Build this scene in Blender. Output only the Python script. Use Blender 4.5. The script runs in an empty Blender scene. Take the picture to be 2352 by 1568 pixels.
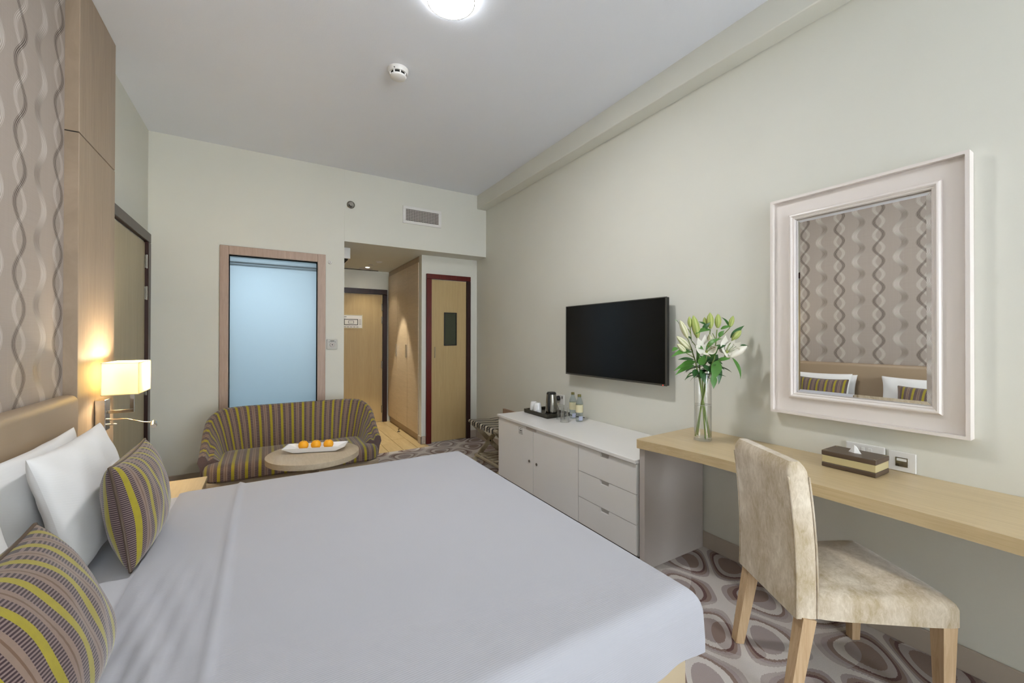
import bpy, bmesh, math, random
from mathutils import Vector, Matrix
random.seed(7)
PI = math.pi
SC = bpy.context.scene
COL = SC.collection

# ------------------------------------------------------------------ camera
cam_d = bpy.data.cameras.new('camera')
cam_d.sensor_width = 36.0
cam_d.lens = 36.0 * 938.165 / 2352
cam_d.shift_y = (769.43 - 784.0) / 2352
cam_d.clip_start = 0.02
cam = bpy.data.objects.new('camera', cam_d); COL.objects.link(cam)
_a, _p, _r = math.radians(30.8717), math.radians(0.2801), math.radians(0.106)
_F = Vector((math.sin(_a)*math.cos(_p), math.cos(_a)*math.cos(_p), math.sin(_p)))
_R = Vector((math.cos(_a), -math.sin(_a), 0)); _U = _R.cross(_F)
_R2 = _R*math.cos(_r) + _U*math.sin(_r); _U2 = _U*math.cos(_r) - _R*math.sin(_r)
cam.matrix_world = Matrix(((_R2.x, _U2.x, -_F.x, 0), (_R2.y, _U2.y, -_F.y, 0), (_R2.z, _U2.z, -_F.z, 1.335), (0, 0, 0, 1)))
SC.camera = cam

# ------------------------------------------------------------------ sky, exposure
world = bpy.data.worlds.new('sky'); SC.world = world; world.use_nodes = True
_bg = world.node_tree.nodes['Background']
_bg.inputs[0].default_value = (0.86, 0.93, 1.0, 1); _bg.inputs[1].default_value = 6.6
SC.view_settings.view_transform = 'Standard'; SC.view_settings.look = 'None'
SC.view_settings.gamma = 1.0; SC.view_settings.use_curve_mapping = False
SC.view_settings.exposure = 1.24
SC.cycles.max_bounces = 8; SC.cycles.diffuse_bounces = 4; SC.cycles.glossy_bounces = 3; SC.cycles.transmission_bounces = 4; SC.cycles.transparent_max_bounces = 10
SC.cycles.caustics_reflective = False; SC.cycles.caustics_refractive = False
LAMP_MAIN = 92.0      # ceiling diffuser, emission strength
LAMP_SHADE = 7.0      # wall lamp bulb, watts
LAMP_DOWN = 52.0      # vestibule spot, watts
LAMP_BATH = 21.0

# ------------------------------------------------------------------ measurements of the room
W, B, L, H = 2.407, 4.679, -0.901, 3.131
WP, PX = -0.865, -0.813            # wallpaper plane, timber panel face
YN = -3.2                          # wall behind the camera
ZS = 2.361                         # soffit over the vestibule
BEDZ = 0.53

# ------------------------------------------------------------------ mesh helpers
def box(x0, x1, y0, y1, z0, z1, b=0.0, seg=2):
    bm = bmesh.new(); bmesh.ops.create_cube(bm, size=1.0)
    for v in bm.verts:
        v.co = Vector((x0 if v.co.x < 0 else x1, y0 if v.co.y < 0 else y1, z0 if v.co.z < 0 else z1))
    if b > 0:
        bmesh.ops.bevel(bm, geom=bm.edges[:], offset=b, segments=seg, profile=0.5, affect='EDGES')
    bm.normal_update()
    V = [tuple(v.co) for v in bm.verts]; F = [[v.index for v in f.verts] for f in bm.faces]
    bm.verts.index_update(); F = [[v.index for v in f.verts] for f in bm.faces]
    bm.free(); return V, F
def join(*ms):
    V, F = [], []
    for v, f in ms:
        o = len(V); V += list(v); F += [[i + o for i in q] for q in f]
    return V, F
def frame_of(d):
    d = Vector(d).normalized(); u = Vector((0, 0, 1)) if abs(d.z) < .9 else Vector((1, 0, 0))
    a = d.cross(u).normalized(); return a, d.cross(a).normalized()
def tube(pts, r, n=10, caps=True, sq=None):
    pts = [Vector(p) for p in pts]; V, F = [], []; m = len(pts)
    R = r if isinstance(r, (list, tuple)) else [r]*m
    a, b = frame_of(pts[1]-pts[0])
    for i, p in enumerate(pts):
        d = (pts[min(i+1, m-1)] - pts[max(i-1, 0)]).normalized()
        a = (a - d*a.dot(d)).normalized(); b = d.cross(a)
        for k in range(n):
            t = 2*PI*k/n
            V.append(tuple(p + (a*math.cos(t) + b*math.sin(t))*R[i]))
    for i in range(m-1):
        for k in range(n):
            F.append([i*n+k, i*n+(k+1) % n, (i+1)*n+(k+1) % n, (i+1)*n+k])
    if caps:
        F.append(list(range(n))[::-1]); F.append([(m-1)*n+k for k in range(n)])
    return V, F
def lathe(prof, c, n=24, axis='z', cap=True):
    V, F = [], []; m = len(prof)
    for r, z in prof:
        for k in range(n):
            t = 2*PI*k/n; x, y = r*math.cos(t), r*math.sin(t)
            if axis == 'z': V.append((c[0]+x, c[1]+y, c[2]+z))
            elif axis == 'x': V.append((c[0]+z, c[1]+x, c[2]+y))
            else: V.append((c[0]+y, c[1]+z, c[2]+x))
    for i in range(m-1):
        for k in range(n):
            F.append([i*n+k, i*n+(k+1) % n, (i+1)*n+(k+1) % n, (i+1)*n+k])
    if cap:
        if prof[0][0] > 1e-5: F.append(list(range(n))[::-1])
        if prof[-1][0] > 1e-5: F.append([(m-1)*n+k for k in range(n)])
    return V, F
def grid(nu, nv, fn, closed=False):
    V = [fn(i/(nu-1), j/(nv-1)) for j in range(nv) for i in range(nu)]
    F = [[j*nu+i, j*nu+i+1, (j+1)*nu+i+1, (j+1)*nu+i] for j in range(nv-1) for i in range(nu-1)]
    return V, F
def strip_between(c1, c2):
    n = len(c1); return list(c1)+list(c2), [[i, i+1, n+i+1, n+i] for i in range(n-1)]
def extrude_outline(pts, z0, z1):
    n = len(pts); V = [(x, y, z0) for x, y in pts] + [(x, y, z1) for x, y in pts]
    F = [[i, (i+1) % n, n+(i+1) % n, n+i] for i in range(n)]
    F.append(list(range(n))[::-1]); F.append(list(range(n, 2*n))); return V, F
def quad_bar(p0, p1, w0, w1, d0=None, d1=None, up=(0, 0, 1)):
    """tapered square bar between two points"""
    p0, p1 = Vector(p0), Vector(p1); d = (p1-p0).normalized(); u = Vector(up)
    if abs(d.dot(u)) > .95: u = Vector((1, 0, 0))
    a = (u - d*u.dot(d)).normalized(); b = d.cross(a); V = []
    for p, w, e in ((p0, w0, d0 or w0), (p1, w1, d1 or w1)):
        for s, t in ((-1, -1), (1, -1), (1, 1), (-1, 1)):
            V.append(tuple(p + a*(s*w/2) + b*(t*e/2)))
    return V, [[3, 2, 1, 0], [4, 5, 6, 7], [0, 1, 5, 4], [1, 2, 6, 5], [2, 3, 7, 6], [3, 0, 4, 7]]
def xf(m, M):
    return [tuple(M @ Vector(v)) for v in m[0]], m[1]

def origin_of(p):
    o = Vector((0, 0, 0))
    while p is not None:
        o += p.location; p = p.parent
    return o
def obj(name, m, mat, parent=None, uv=None, smooth=False, local=False, origin=None):
    V, F = m
    me = bpy.data.meshes.new(name)
    off = Vector((0, 0, 0)) if local else (origin_of(parent) if parent else Vector(origin or (0, 0, 0)))
    me.from_pydata([tuple(Vector(v)-off) for v in V], [], F)
    bm = bmesh.new(); bm.from_mesh(me); bmesh.ops.recalc_face_normals(bm, faces=bm.faces); bm.to_mesh(me); bm.free()
    if uv:
        lay = me.uv_layers.new(name='UVMap')
        for lp in me.loops: lay.data[lp.index].uv = uv[lp.vertex_index]
    if smooth:
        for p in me.polygons: p.use_smooth = True
        if smooth != 'all':
            me.set_sharp_from_angle(angle=math.radians(38))
    me.materials.append(mat)
    o = bpy.data.objects.new(name, me); COL.objects.link(o)
    if parent: o.parent = parent
    elif origin: o.location = origin
    return o
def tag(o, label, cat, group=None):
    o['label'] = label; o['category'] = cat
    if group: o['group'] = group
    return o
def thing(name, label, cat, loc, rotz=0, group=None):
    o = bpy.data.objects.new(name, None); COL.objects.link(o); o.empty_display_size = .05
    o.location = loc; o.rotation_euler = (0, 0, rotz); return tag(o, label, cat, group)
def struct(name, m, mat, parent=None, label=None, **k):
    o = obj(name, m, mat, parent, **k)
    if not parent:
        o['kind'] = 'structure'
        if label: o['label'] = label
    return o
def clone(o, parent, loc=None):
    c = o.copy(); COL.objects.link(c); c.parent = parent
    if loc is not None: c.location = loc
    return c

# ------------------------------------------------------------------ materials
def lin(c):
    f = lambda v: v/12.92 if v <= .04045 else ((v+.055)/1.055)**2.4
    return tuple(f(x/255) for x in c) + (1.0,)
class NT:
    def __init__(s, name):
        s.m = bpy.data.materials.new(name); s.m.use_nodes = True; s.t = s.m.node_tree
        s.b = s.t.nodes['Principled BSDF']; s.out = s.t.nodes['Material Output']
    def n(s, typ, **k):
        x = s.t.nodes.new(typ)
        for a, v in k.items(): setattr(x, a, v)
        return x
    def put(s, sock, v):
        if hasattr(v, 'is_linked') or isinstance(v, bpy.types.NodeSocket): s.t.links.new(v, sock)
        else: sock.default_value = v
    def math(s, op, a, b=None, c=None):
        x = s.n('ShaderNodeMath', operation=op); s.put(x.inputs[0], a)
        if b is not None: s.put(x.inputs[1], b)
        if c is not None: s.put(x.inputs[2], c)
        return x.outputs[0]
    def mix(s, f, a, b, blend='MIX'):
        x = s.n('ShaderNodeMix', data_type='RGBA', blend_type=blend); s.put(x.inputs[0], f); s.put(x.inputs[6], a); s.put(x.inputs[7], b)
        return x.outputs[2]
    def coords(s, kind='Object'):
        return s.n('ShaderNodeTexCoord').outputs[kind]
    def mapping(s, v, scale=(1, 1, 1), rot=(0, 0, 0), loc=(0, 0, 0)):
        x = s.n('ShaderNodeMapping'); s.t.links.new(v, x.inputs[0]); x.inputs[1].default_value = loc; x.inputs[2].default_value = rot; x.inputs[3].default_value = scale
        return x.outputs[0]
    def noise(s, v, scale, detail=3, rough=.5, dist=0):
        x = s.n('ShaderNodeTexNoise'); s.t.links.new(v, x.inputs['Vector']); x.inputs['Scale'].default_value = scale
        x.inputs['Detail'].default_value = detail; x.inputs['Roughness'].default_value = rough; x.inputs['Distortion'].default_value = dist
        return x.outputs['Fac']
    def ramp(s, f, stops, interp='LINEAR'):
        x = s.n('ShaderNodeValToRGB'); s.put(x.inputs[0], f); r = x.color_ramp; r.interpolation = interp
        while len(r.elements) < len(stops): r.elements.new(.5)
        for e, (p, c) in zip(r.elements, stops): e.position = p; e.color = c
        return x.outputs[0]
    def xyz(s, v):
        x = s.n('ShaderNodeSeparateXYZ'); s.t.links.new(v, x.inputs[0]); return x.outputs
    def bump(s, h, strength=.2, dist=.002):
        x = s.n('ShaderNodeBump'); s.put(x.inputs['Height'], h); x.inputs['Strength'].default_value = strength; x.inputs['Distance'].default_value = dist
        s.t.links.new(x.outputs[0], s.b.inputs['Normal'])
    def set(s, color=None, rough=.6, metal=0, spec=None, **k):
        if color is not None: s.put(s.b.inputs['Base Color'], color)
        s.put(s.b.inputs['Roughness'], rough); s.b.inputs['Metallic'].default_value = metal
        if spec is not None: s.b.inputs['Specular IOR Level'].default_value = spec
        for a, v in k.items(): s.put(s.b.inputs[a.replace('_', ' ')], v)
        return s.m

def plain(name, c, rough=.6, metal=0, var=.04, scale=9, spec=None, bump=0, bscale=300):
    t = NT(name); co = t.coords()
    l = lin(c); d = tuple(x*(1-var*2) for x in l[:3]) + (1,)
    t.set(t.mix(t.noise(co, scale), d, l), rough, metal, spec)
    if bump: t.bump(t.noise(co, bscale, 2), bump)
    return t.m
def wood(name, c1, c2, scale=(60, 60, 3), rough=.45, spec=.4):
    t = NT(name); co = t.mapping(t.coords(), scale)
    g = t.noise(co, 1.0, 6, .65, 1.2); g2 = t.noise(co, .12, 2)
    f = t.math('ADD', t.math('MULTIPLY', g, .75), t.math('MULTIPLY', g2, .3))
    t.set(t.ramp(f, [(.36, lin(c2)), (.66, lin(c1))]), rough, 0, spec); t.bump(g, .06, .001); return t.m
def emit(name, c, strength):
    t = NT(name); t.set((0, 0, 0, 1), .5); t.b.inputs['Emission Color'].default_value = c; t.b.inputs['Emission Strength'].default_value = strength; return t.m
def thin_glass(name, tint=(1, 1, 1, 1), refl=.5, rough=.0):
    t = NT(name); tr = t.n('ShaderNodeBsdfTransparent'); tr.inputs[0].default_value = tint
    gl = t.n('ShaderNodeBsdfGlossy'); gl.inputs['Roughness'].default_value = rough
    fr = t.n('ShaderNodeLayerWeight'); fr.inputs[0].default_value = refl
    mx = t.n('ShaderNodeMixShader')
    t.t.links.new(t.math('MULTIPLY', fr.outputs['Facing'], .55), mx.inputs[0]); t.t.links.new(tr.outputs[0], mx.inputs[1]); t.t.links.new(gl.outputs[0], mx.inputs[2])
    t.t.links.new(mx.outputs[0], t.out.inputs[0]); return t.m

M = {}
def wall_mat():
    t = NT('wall_paint'); co = t.coords()
    t.set(t.mix(t.noise(co, 3.0), lin((214, 213, 203)), lin((219, 218, 208))), .75, 0, .25)
    return t.m
def ceil_mat():
    t = NT('ceiling_paint'); co = t.coords()
    t.set(t.mix(t.noise(co, 2.0), lin((228, 231, 238)), lin((232, 235, 242))), .8, 0, .2); t.bump(t.noise(co, 170, 3, .6), .35, .002); return t.m
M['wall'] = wall_mat(); M['ceil'] = ceil_mat()
M['trim'] = plain('trim_paint', (182, 170, 156), .5)
def carpet_mat():
    t = NT('carpet'); co = t.coords(); x, y, z = t.xyz(co)
    wob = t.noise(co, 5.0, 1); 
    k = 2*PI/.425
    wx = t.math('MULTIPLY', t.math('SINE', t.math('MULTIPLY', y, k)), .035)
    wy = t.math('MULTIPLY', t.math('SINE', t.math('MULTIPLY_ADD', x, k, 1.1)), .03)
    fuzz = t.math('MULTIPLY', t.math('SUBTRACT', t.noise(co, 160, 1), .5), .012)
    cx = t.math('COSINE', t.math('MULTIPLY', t.math('ADD', t.math('ADD', t.math('SUBTRACT', x, 1.926), wx), fuzz), k))
    cy = t.math('COSINE', t.math('MULTIPLY', t.math('ADD', t.math('ADD', t.math('SUBTRACT', y, .955), wy), fuzz), k))
    g = t.math('MULTIPLY', t.math('ADD', cx, cy), .5); v = t.math('ABSOLUTE', g)
    light, mauve, taupe, brown, dark = lin((216, 208, 201)), lin((168, 153, 149)), lin((182, 169, 163)), lin((136, 112, 100)), lin((92, 48, 40))
    ra = t.ramp(v, [(0, light), (.115, taupe), (.25, mauve), (.37, brown), (.49, light), (.73, mauve)], 'CONSTANT')
    rb = t.ramp(v, [(0, light), (.115, mauve), (.25, brown), (.38, dark), (.49, taupe), (.74, brown)], 'CONSTANT')
    sel = t.math('GREATER_THAN', t.noise(t.mapping(co, (1, 1, 0), loc=(3.3, .4, 0)), 2.6, 0), .55)
    c = t.mix(sel, ra, rb)
    pile = t.noise(co, 420, 2)
    c = t.mix(t.math('MULTIPLY', pile, .35), c, (.12, .10, .09, 1))
    t.set(c, .95, 0, .1, Sheen_Weight=.25); t.bump(pile, .6, .004); return t.m
M['carpet'] = carpet_mat()
def wallpaper_mat():
    t = NT('wallpaper'); co = t.coords(); x, y, z = t.xyz(co); P = .351; lam = .284
    def wave(y0, A, ph, half, sp):
        f = t.math('MULTIPLY', t.math('SUBTRACT', t.math('FRACT', t.math('MULTIPLY_ADD', t.math('SUBTRACT', y, y0), 1/P, 20.5)), .5), P)
        s = t.math('MULTIPLY', t.math('SINE', t.math('MULTIPLY_ADD', z, 2*PI/lam, ph)), A)
        d = t.math('SUBTRACT', f, s)
        inside = t.math('LESS_THAN', t.math('ABSOLUTE', d), half)
        ln = t.math('LESS_THAN', t.math('ABSOLUTE', t.math('SUBTRACT', t.math('FRACT', t.math('MULTIPLY_ADD', d, 1/sp, 10.0)), .5)), .27)
        return t.math('MULTIPLY', inside, ln), s
    thr = t.noise(t.mapping(co, (1, 260, 3)), 1.0, 2); thr2 = t.noise(t.mapping(co, (1, 3, 300)), 1.0, 2)
    base = t.mix(t.math('MULTIPLY', t.math('ADD', thr, thr2), .5), lin((160, 148, 138)), lin((178, 167, 158)))
    m_white, _ = wave(2.442, .040, 1.0+PI, .0155, .0105); m_dark, _ = wave(2.442, .040, 1.0, .0155, .0105)
    m_band, side = wave(2.266, .034, 3.6, .026, .0105)
    c = t.mix(m_white, base, lin((200, 193, 186)))
    tone = t.mix(t.math('MULTIPLY_ADD', side, 14.7, .5), lin((120, 109, 99)), lin((210, 204, 198)))
    c = t.mix(m_band, c, tone); c = t.mix(m_dark, c, lin((78, 68, 60)))
    rgh = t.math('SUBTRACT', .62, t.math('MULTIPLY', t.math('MAXIMUM', m_white, m_band), .2))
    t.set(c, rgh, 0, .4); t.bump(t.math('ADD', thr, thr2), .08, .001); return t.m
M['wallpaper'] = wallpaper_mat()
M['panel'] = wood('panel_veneer', (172, 152, 130), (154, 135, 114), (5, 70, 3))
M['panel_side'] = M['panel']
M['desk'] = wood('desk_oak', (206, 184, 144), (188, 164, 122), (70, 3, 70), .3, .5)
M['table'] = wood('table_veneer', (182, 167, 144), (168, 152, 129), (50, 6, 50), .4)
M['door'] = wood('door_veneer', (188, 163, 116), (174, 149, 102), (80, 80, 2.2), .45)
M['doorgrey'] = wood('door_veneer_grey', (176, 163, 134), (160, 147, 118), (80, 80, 2.2), .45)
M['wardrobe'] = wood('wardrobe_veneer', (204, 184, 156), (188, 168, 140), (6, 4, 60), .4)
M['frame_dark'] = wood('frame_wenge', (58, 34, 30), (30, 14, 14), (90, 90, 4), .3)
M['frame_red'] = wood('frame_mahogany', (104, 30, 24), (66, 14, 12), (90, 90, 4), .3)
M['pinkwood'] = wood('window_frame_veneer', (182, 158, 142), (164, 140, 124), (60, 60, 4), .45)
M['plank'] = wood('floor_plank', (206, 184, 140), (186, 160, 112), (14, 3, 14), .3)
M['chairwood'] = wood('chair_ash', (206, 178, 142), (178, 146, 108), (60, 60, 5), .5)
M['rackwood'] = wood('rack_wood', (176, 164, 140), (154, 142, 118), (30, 30, 8), .5)
M['leather'] = plain('headboard_leather', (166, 145, 120), .42, 0, .03, 5, .45, .12, 500)
M['basefab'] = plain('bed_base_leather', (190, 172, 142), .5, 0, .03)
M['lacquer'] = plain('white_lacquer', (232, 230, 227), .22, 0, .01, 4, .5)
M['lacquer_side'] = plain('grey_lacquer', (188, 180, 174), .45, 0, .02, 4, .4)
M['recess'] = plain('recess_shade_lacquer', (186, 183, 178), .4); M['gap'] = plain('shadow_gap', (60, 58, 55), .8)  # recess: cabinet lacquer greyed to paint in the shade of its cut-outs
M['frame_white'] = plain('mirror_frame_paint', (226, 218, 212), .35, 0, .01, 4, .5)
M['white'] = plain('white_plastic', (228, 226, 222), .35)
M['china'] = plain('white_china', (236, 236, 236), .12, 0, .01, 4, .6)
M['greyplastic'] = plain('grey_plastic', (184, 182, 174), .4)
M['black'] = plain('black_plastic', (14, 14, 15), .3)
M['bezel'] = plain('tv_bezel', (70, 68, 62), .35); M['chrome'] = plain('chrome', (210, 208, 204), .12, 1.0)
M['steel'] = plain('brushed_steel', (150, 146, 138), .25, 1.0)
M['darkgap'] = plain('dark_recess', (22, 22, 22), .9)
M['cap'] = plain('bottle_cap', (116, 110, 62), .45)
def mirror_mat():
    t = NT('mirror_silver'); t.set((.90, .90, .89, 1), .0, 1.0); return t.m
M['mirror'] = mirror_mat()
def screen_mat():
    t = NT('tv_screen'); t.set((.005, .005, .005, 1), .2, 0, .28); return t.m
M['screen'] = screen_mat()
def linen(name, c, bscale=900, strength=.06):
    t = NT(name); co = t.coords(); x, y, z = t.xyz(co)
    w = t.math('SINE', t.math('MULTIPLY', t.math('ADD', y, t.math('MULTIPLY', z, 1.0)), bscale))
    t.set(t.mix(t.noise(co, 4), tuple(v*.96 for v in lin(c)[:3])+(1,), lin(c)), .85, 0, .15, Sheen_Weight=.15)
    t.bump(t.math('ADD', w, t.noise(co, 30, 2)), strength, .002); return t.m
M['sheet'] = linen('white_sheet', (200, 200, 205)); M['cover'] = linen('white_cover', (178, 178, 184), 1000, .10)
M['pillow'] = linen('pillow_cotton', (233, 232, 230), 700, .03)
def stripe_mat(name, P, s=1.0):
    t = NT(name); uv = t.coords('UV'); x, y, z = t.xyz(uv)
    f = t.math('FRACT', t.math('MULTIPLY_ADD', x, 1/P, 20.0))
    tick = t.math('GREATER_THAN', t.math('FRACT', t.math('MULTIPLY_ADD', y, 1/.0072, 40.0)), .48)
    yel, tau, brn, mau, drk = lin((160, 146, 30)), lin((138, 116, 102)), lin((112, 86, 66)), lin((130, 110, 106)), lin((54, 34, 38))
    lad = t.mix(tick, mau, drk)
    A = t.ramp(f, [(0, yel), (.23, (0, 0, 0, 1)), (.46, tau), (.57, brn), (.62, tau), (.74, (0, 0, 0, 1))], 'CONSTANT')
    isl = t.math('MAXIMUM', t.math('MULTIPLY', t.math('GREATER_THAN', f, .23), t.math('LESS_THAN', f, .46)), t.math('GREATER_THAN', f, .74))
    c = t.mix(isl, A, lad); co = t.coords()
    c = t.mix(t.math('MULTIPLY', t.noise(co, 60, 2), .3), c, (.05, .04, .03, 1))
    t.set(c, .7, 0, .25, Sheen_Weight=.3); t.bump(t.math('ADD', t.noise(co, 500, 1), isl), .15, .002); return t.m
M['stripe'] = stripe_mat('striped_velvet', .0835); M['stripe_c'] = stripe_mat('striped_velvet_cushion', .078)
def velvet_mat():
    t = NT('mottled_velvet'); co = t.coords()
    a = t.noise(t.mapping(co, (1, 1, .55)), 9, 4, .6, .8); b = t.noise(t.mapping(co, (1, 1, .4)), 64, 4, .75, .6)
    f = t.math('MULTIPLY_ADD', b, .45, t.math('MULTIPLY', a, .55))
    t.set(t.ramp(f, [(.36, lin((174, 156, 124))), (.50, lin((198, 183, 160))), (.66, lin((224, 212, 192)))]), .8, 0, .2, Sheen_Weight=.5, Sheen_Roughness=.4)
    t.bump(b, .15, .002); return t.m
M['velvet'] = velvet_mat()
def shade_mat():
    t = NT('lamp_shade_fabric'); tl = t.n('ShaderNodeBsdfTranslucent'); tl.inputs[0].default_value = (.93, .85, .60, 1)
    df = t.n('ShaderNodeBsdfDiffuse'); df.inputs[0].default_value = (.85, .80, .68, 1); mx = t.n('ShaderNodeMixShader'); mx.inputs[0].default_value = .45
    t.t.links.new(tl.outputs[0], mx.inputs[1]); t.t.links.new(df.outputs[0], mx.inputs[2]); t.t.links.new(mx.outputs[0], t.out.inputs[0]); return t.m
M['shade'] = shade_mat()
def frost_mat():
    t = NT('frosted_glass'); tl = t.n('ShaderNodeBsdfTranslucent'); tl.inputs[0].default_value = (.80, .89, .94, 1)
    tr = t.n('ShaderNodeBsdfTransparent'); tr.inputs[0].default_value = (.80, .89, .94, 1); gl = t.n('ShaderNodeBsdfGlossy'); gl.inputs['Roughness'].default_value = .35
    m1 = t.n('ShaderNodeMixShader'); m1.inputs[0].default_value = .42; m2 = t.n('ShaderNodeMixShader'); m2.inputs[0].default_value = .025
    t.t.links.new(tl.outputs[0], m1.inputs[1]); t.t.links.new(tr.outputs[0], m1.inputs[2]); t.t.links.new(m1.outputs[0], m2.inputs[1]); t.t.links.new(gl.outputs[0], m2.inputs[2])
    t.t.links.new(m2.outputs[0], t.out.inputs[0]); return t.m
M['frost'] = frost_mat()
M['glass'] = thin_glass('clear_glass', (.992, .996, .993, 1), .3)
M['glass_cup'] = thin_glass('tumbler_glass', (.975, .98, .978, 1), .5)
M['pet'] = thin_glass('bottle_plastic', (.86, .91, .93, 1), .5, .05)
M['water'] = thin_glass('vase_water', (.985, .99, .985, 1), .2)
M['bathwall'] = plain('bathroom_tile', (206, 216, 222), .4)
M['petal'] = plain('lily_petal', (232, 228, 214), .55, 0, .04, 20); M['leaf'] = plain('lily_leaf', (84, 136, 56), .4, 0, .12, 14)
M['leaf2'] = plain('lily_leaf_dark', (50, 96, 44), .4, 0, .12, 14); M['stem'] = plain('lily_stem', (120, 138, 66), .5, 0, .1, 12)
def bud_mat(name, c1, c2):
    t = NT(name); co = t.coords('UV'); x, y, z = t.xyz(co)
    rib = t.math('POWER', t.math('ABSOLUTE', t.math('SINE', t.math('MULTIPLY', x, PI*6))), .6)
    t.set(t.mix(rib, lin(c2), lin(c1)), .5, 0, .3); return t.m
M['bud'] = bud_mat('lily_bud_green', (182, 190, 116), (118, 146, 62)); M['budw'] = bud_mat('lily_bud_pale', (224, 220, 190), (150, 160, 90))
M['anther'] = plain('anther', (120, 70, 30), .8)
M['orange'] = plain('orange_peel', (238, 166, 30), .45, 0, .05, 30, .4, .25, 350)
M['brown_leather'] = plain('brown_leather', (88, 72, 58), .4, 0, .06, 12, .4, .1, 300); M['cream_leather'] = plain('cream_leather', (196, 182, 138), .45)
M['tray'] = plain('tray_lacquer', (44, 40, 28), .35); M['paper'] = plain('paper', (238, 236, 232), .8)
M['gold'] = plain('sachet_foil', (206, 150, 40), .4); M['label'] = plain('bottle_label', (222, 214, 176), .6); M['labelblue'] = plain('label_blue_print', (186, 192, 216), .6)
M['ink'] = plain('printed_ink', (60, 60, 60), .7)
M['strapw'] = plain('strap_cream', (196, 186, 166), .8); M['strapb'] = plain('strap_black', (30, 26, 26), .8)
M['tan'] = plain('protector_leather', (166, 140, 118), .6); M['dglass'] = plain('smoked_pane', (62, 66, 52), .12, 0, .02, 4, .5)
M['lamp'] = emit('ceiling_diffuser', (1.0, 1.0, 1.0, 1), LAMP_MAIN)
M['lampside'] = emit('ceiling_lamp_side', (.92, .97, 1.0, 1), 6.0)
M['led'] = emit('spot_lens', (1.0, .93, .78, 1), 40); M['bathlamp'] = emit('bath_lamp', (.90, .95, 1.0, 1), LAMP_BATH)
M['reddot'] = emit('standby_dot', (1, .05, .03, 1), 1.5)

# ------------------------------------------------------------------ room shell
T = .12
struct('floor', join(box(L-.3, W+.2, YN-.2, 4.80, -.1, 0), box(1.64, W+.2, 4.80, 4.96, -.1, 0)), M['carpet'])
struct('ceiling', box(L-.2, W+.2, YN-.2, 6.8, H, H+.1), M['ceil'])
struct('trim_1', box(W-.128, W+.01, YN, B+.02, 2.961, H+.01, .006, 2), M['wall'], label='painted ceiling beam along the television wall')
struct('wall_right', box(W, W+T, YN-.2, 5.06, 0, H), M['wall'])
struct('wall_left', box(L-T, L, YN-.2, B+.1, 0, H), M['wall'])
struct('wall_headboard', box(L+.001, WP, .50, 2.857, 0, H), M['wallpaper'])
wx0, wx1, wz0, wz1 = -.318, .440, .36, 2.110
struct('wall_back', join(box(L, wx0, B, B+T, 0, H), box(wx1, .700, B, B+T, 0, H), box(wx0, wx1, B, B+T, 0, wz0), box(wx0, wx1, B, B+T, wz1, H)), M['wall'])
struct('wall_bulkhead', box(.701, W+.05, B+.004, 6.72, ZS, H), M['wall'])
struct('wall_vestibule', box(.56, .700, B+T, 6.72, 0, H), M['wall'])
struct('wall_recess', box(1.645, W+.05, 4.95, 5.05, 0, ZS), M['wall'])
struct('wall_entrance', box(.56, W+.05, 6.60, 6.72, 0, ZS), M['wall'])
# wall behind the camera with the daylight window
nx0, nx1, nz0, nz1 = .45, 2.30, .30, 2.35
struct('wall_near', join(box(L, nx0, YN-T, YN, 0, H), box(nx1, W, YN-T, YN, 0, H), box(nx0, nx1, YN-T, YN, 0, nz0), box(nx0, nx1, YN-T, YN, nz1, H)), M['wall'])
w2 = struct('window_2', join(box(nx0, nx0+.06, YN-.09, YN-.03, nz0, nz1), box(nx1-.06, nx1, YN-.09, YN-.03, nz0, nz1), box(nx0+.06, nx1-.06, YN-.09, YN-.03, nz0, nz0+.06), box(nx0+.06, nx1-.06, YN-.09, YN-.03, nz1-.06, nz1), box(1.345, 1.405, YN-.09, YN-.03, nz0+.06, nz1-.06)), M['white'])
# baseboards
def base(name, *ms): struct(name, join(*ms), M['trim'])
base('baseboard_right', box(W-.014, W, YN, 1.648, 0, .098, .003, 1), box(W-.014, W, 3.30, 4.95, 0, .098, .003, 1))
base('baseboard_back', box(L, .71, B-.014, B, 0, .098, .003, 1))
base('baseboard_recess', box(1.632, 1.698, 4.936, 4.95, 0, .098, .003, 1), box(1.631, 1.645, 4.936, 5.05, 0, .098, .003, 1), box(2.306, W-.014, 4.936, 4.95, 0, .098, .003, 1))
# vestibule planks
vf = struct('floor_vestibule', box(.56, W, 4.80, 6.72, -.1, -.012), M['gap'])
ex = [.700, .868, 1.040, 1.212, 1.384, 1.556, 1.700]; k = 0
for i in range(6):
    y = 4.803 - (0.0 if i % 2 else .55)
    while y < 6.6:
        a, b_ = max(y, 4.803), min(y+1.10, 6.6)
        if b_-a > .02:
            obj('plank', box(ex[i]+.002, ex[i+1]-.002, a+.001, b_-.002, -.012, .0+.001*(k % 2), .0015, 1), M['plank'], vf); k += 1
        y += 1.10
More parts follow.
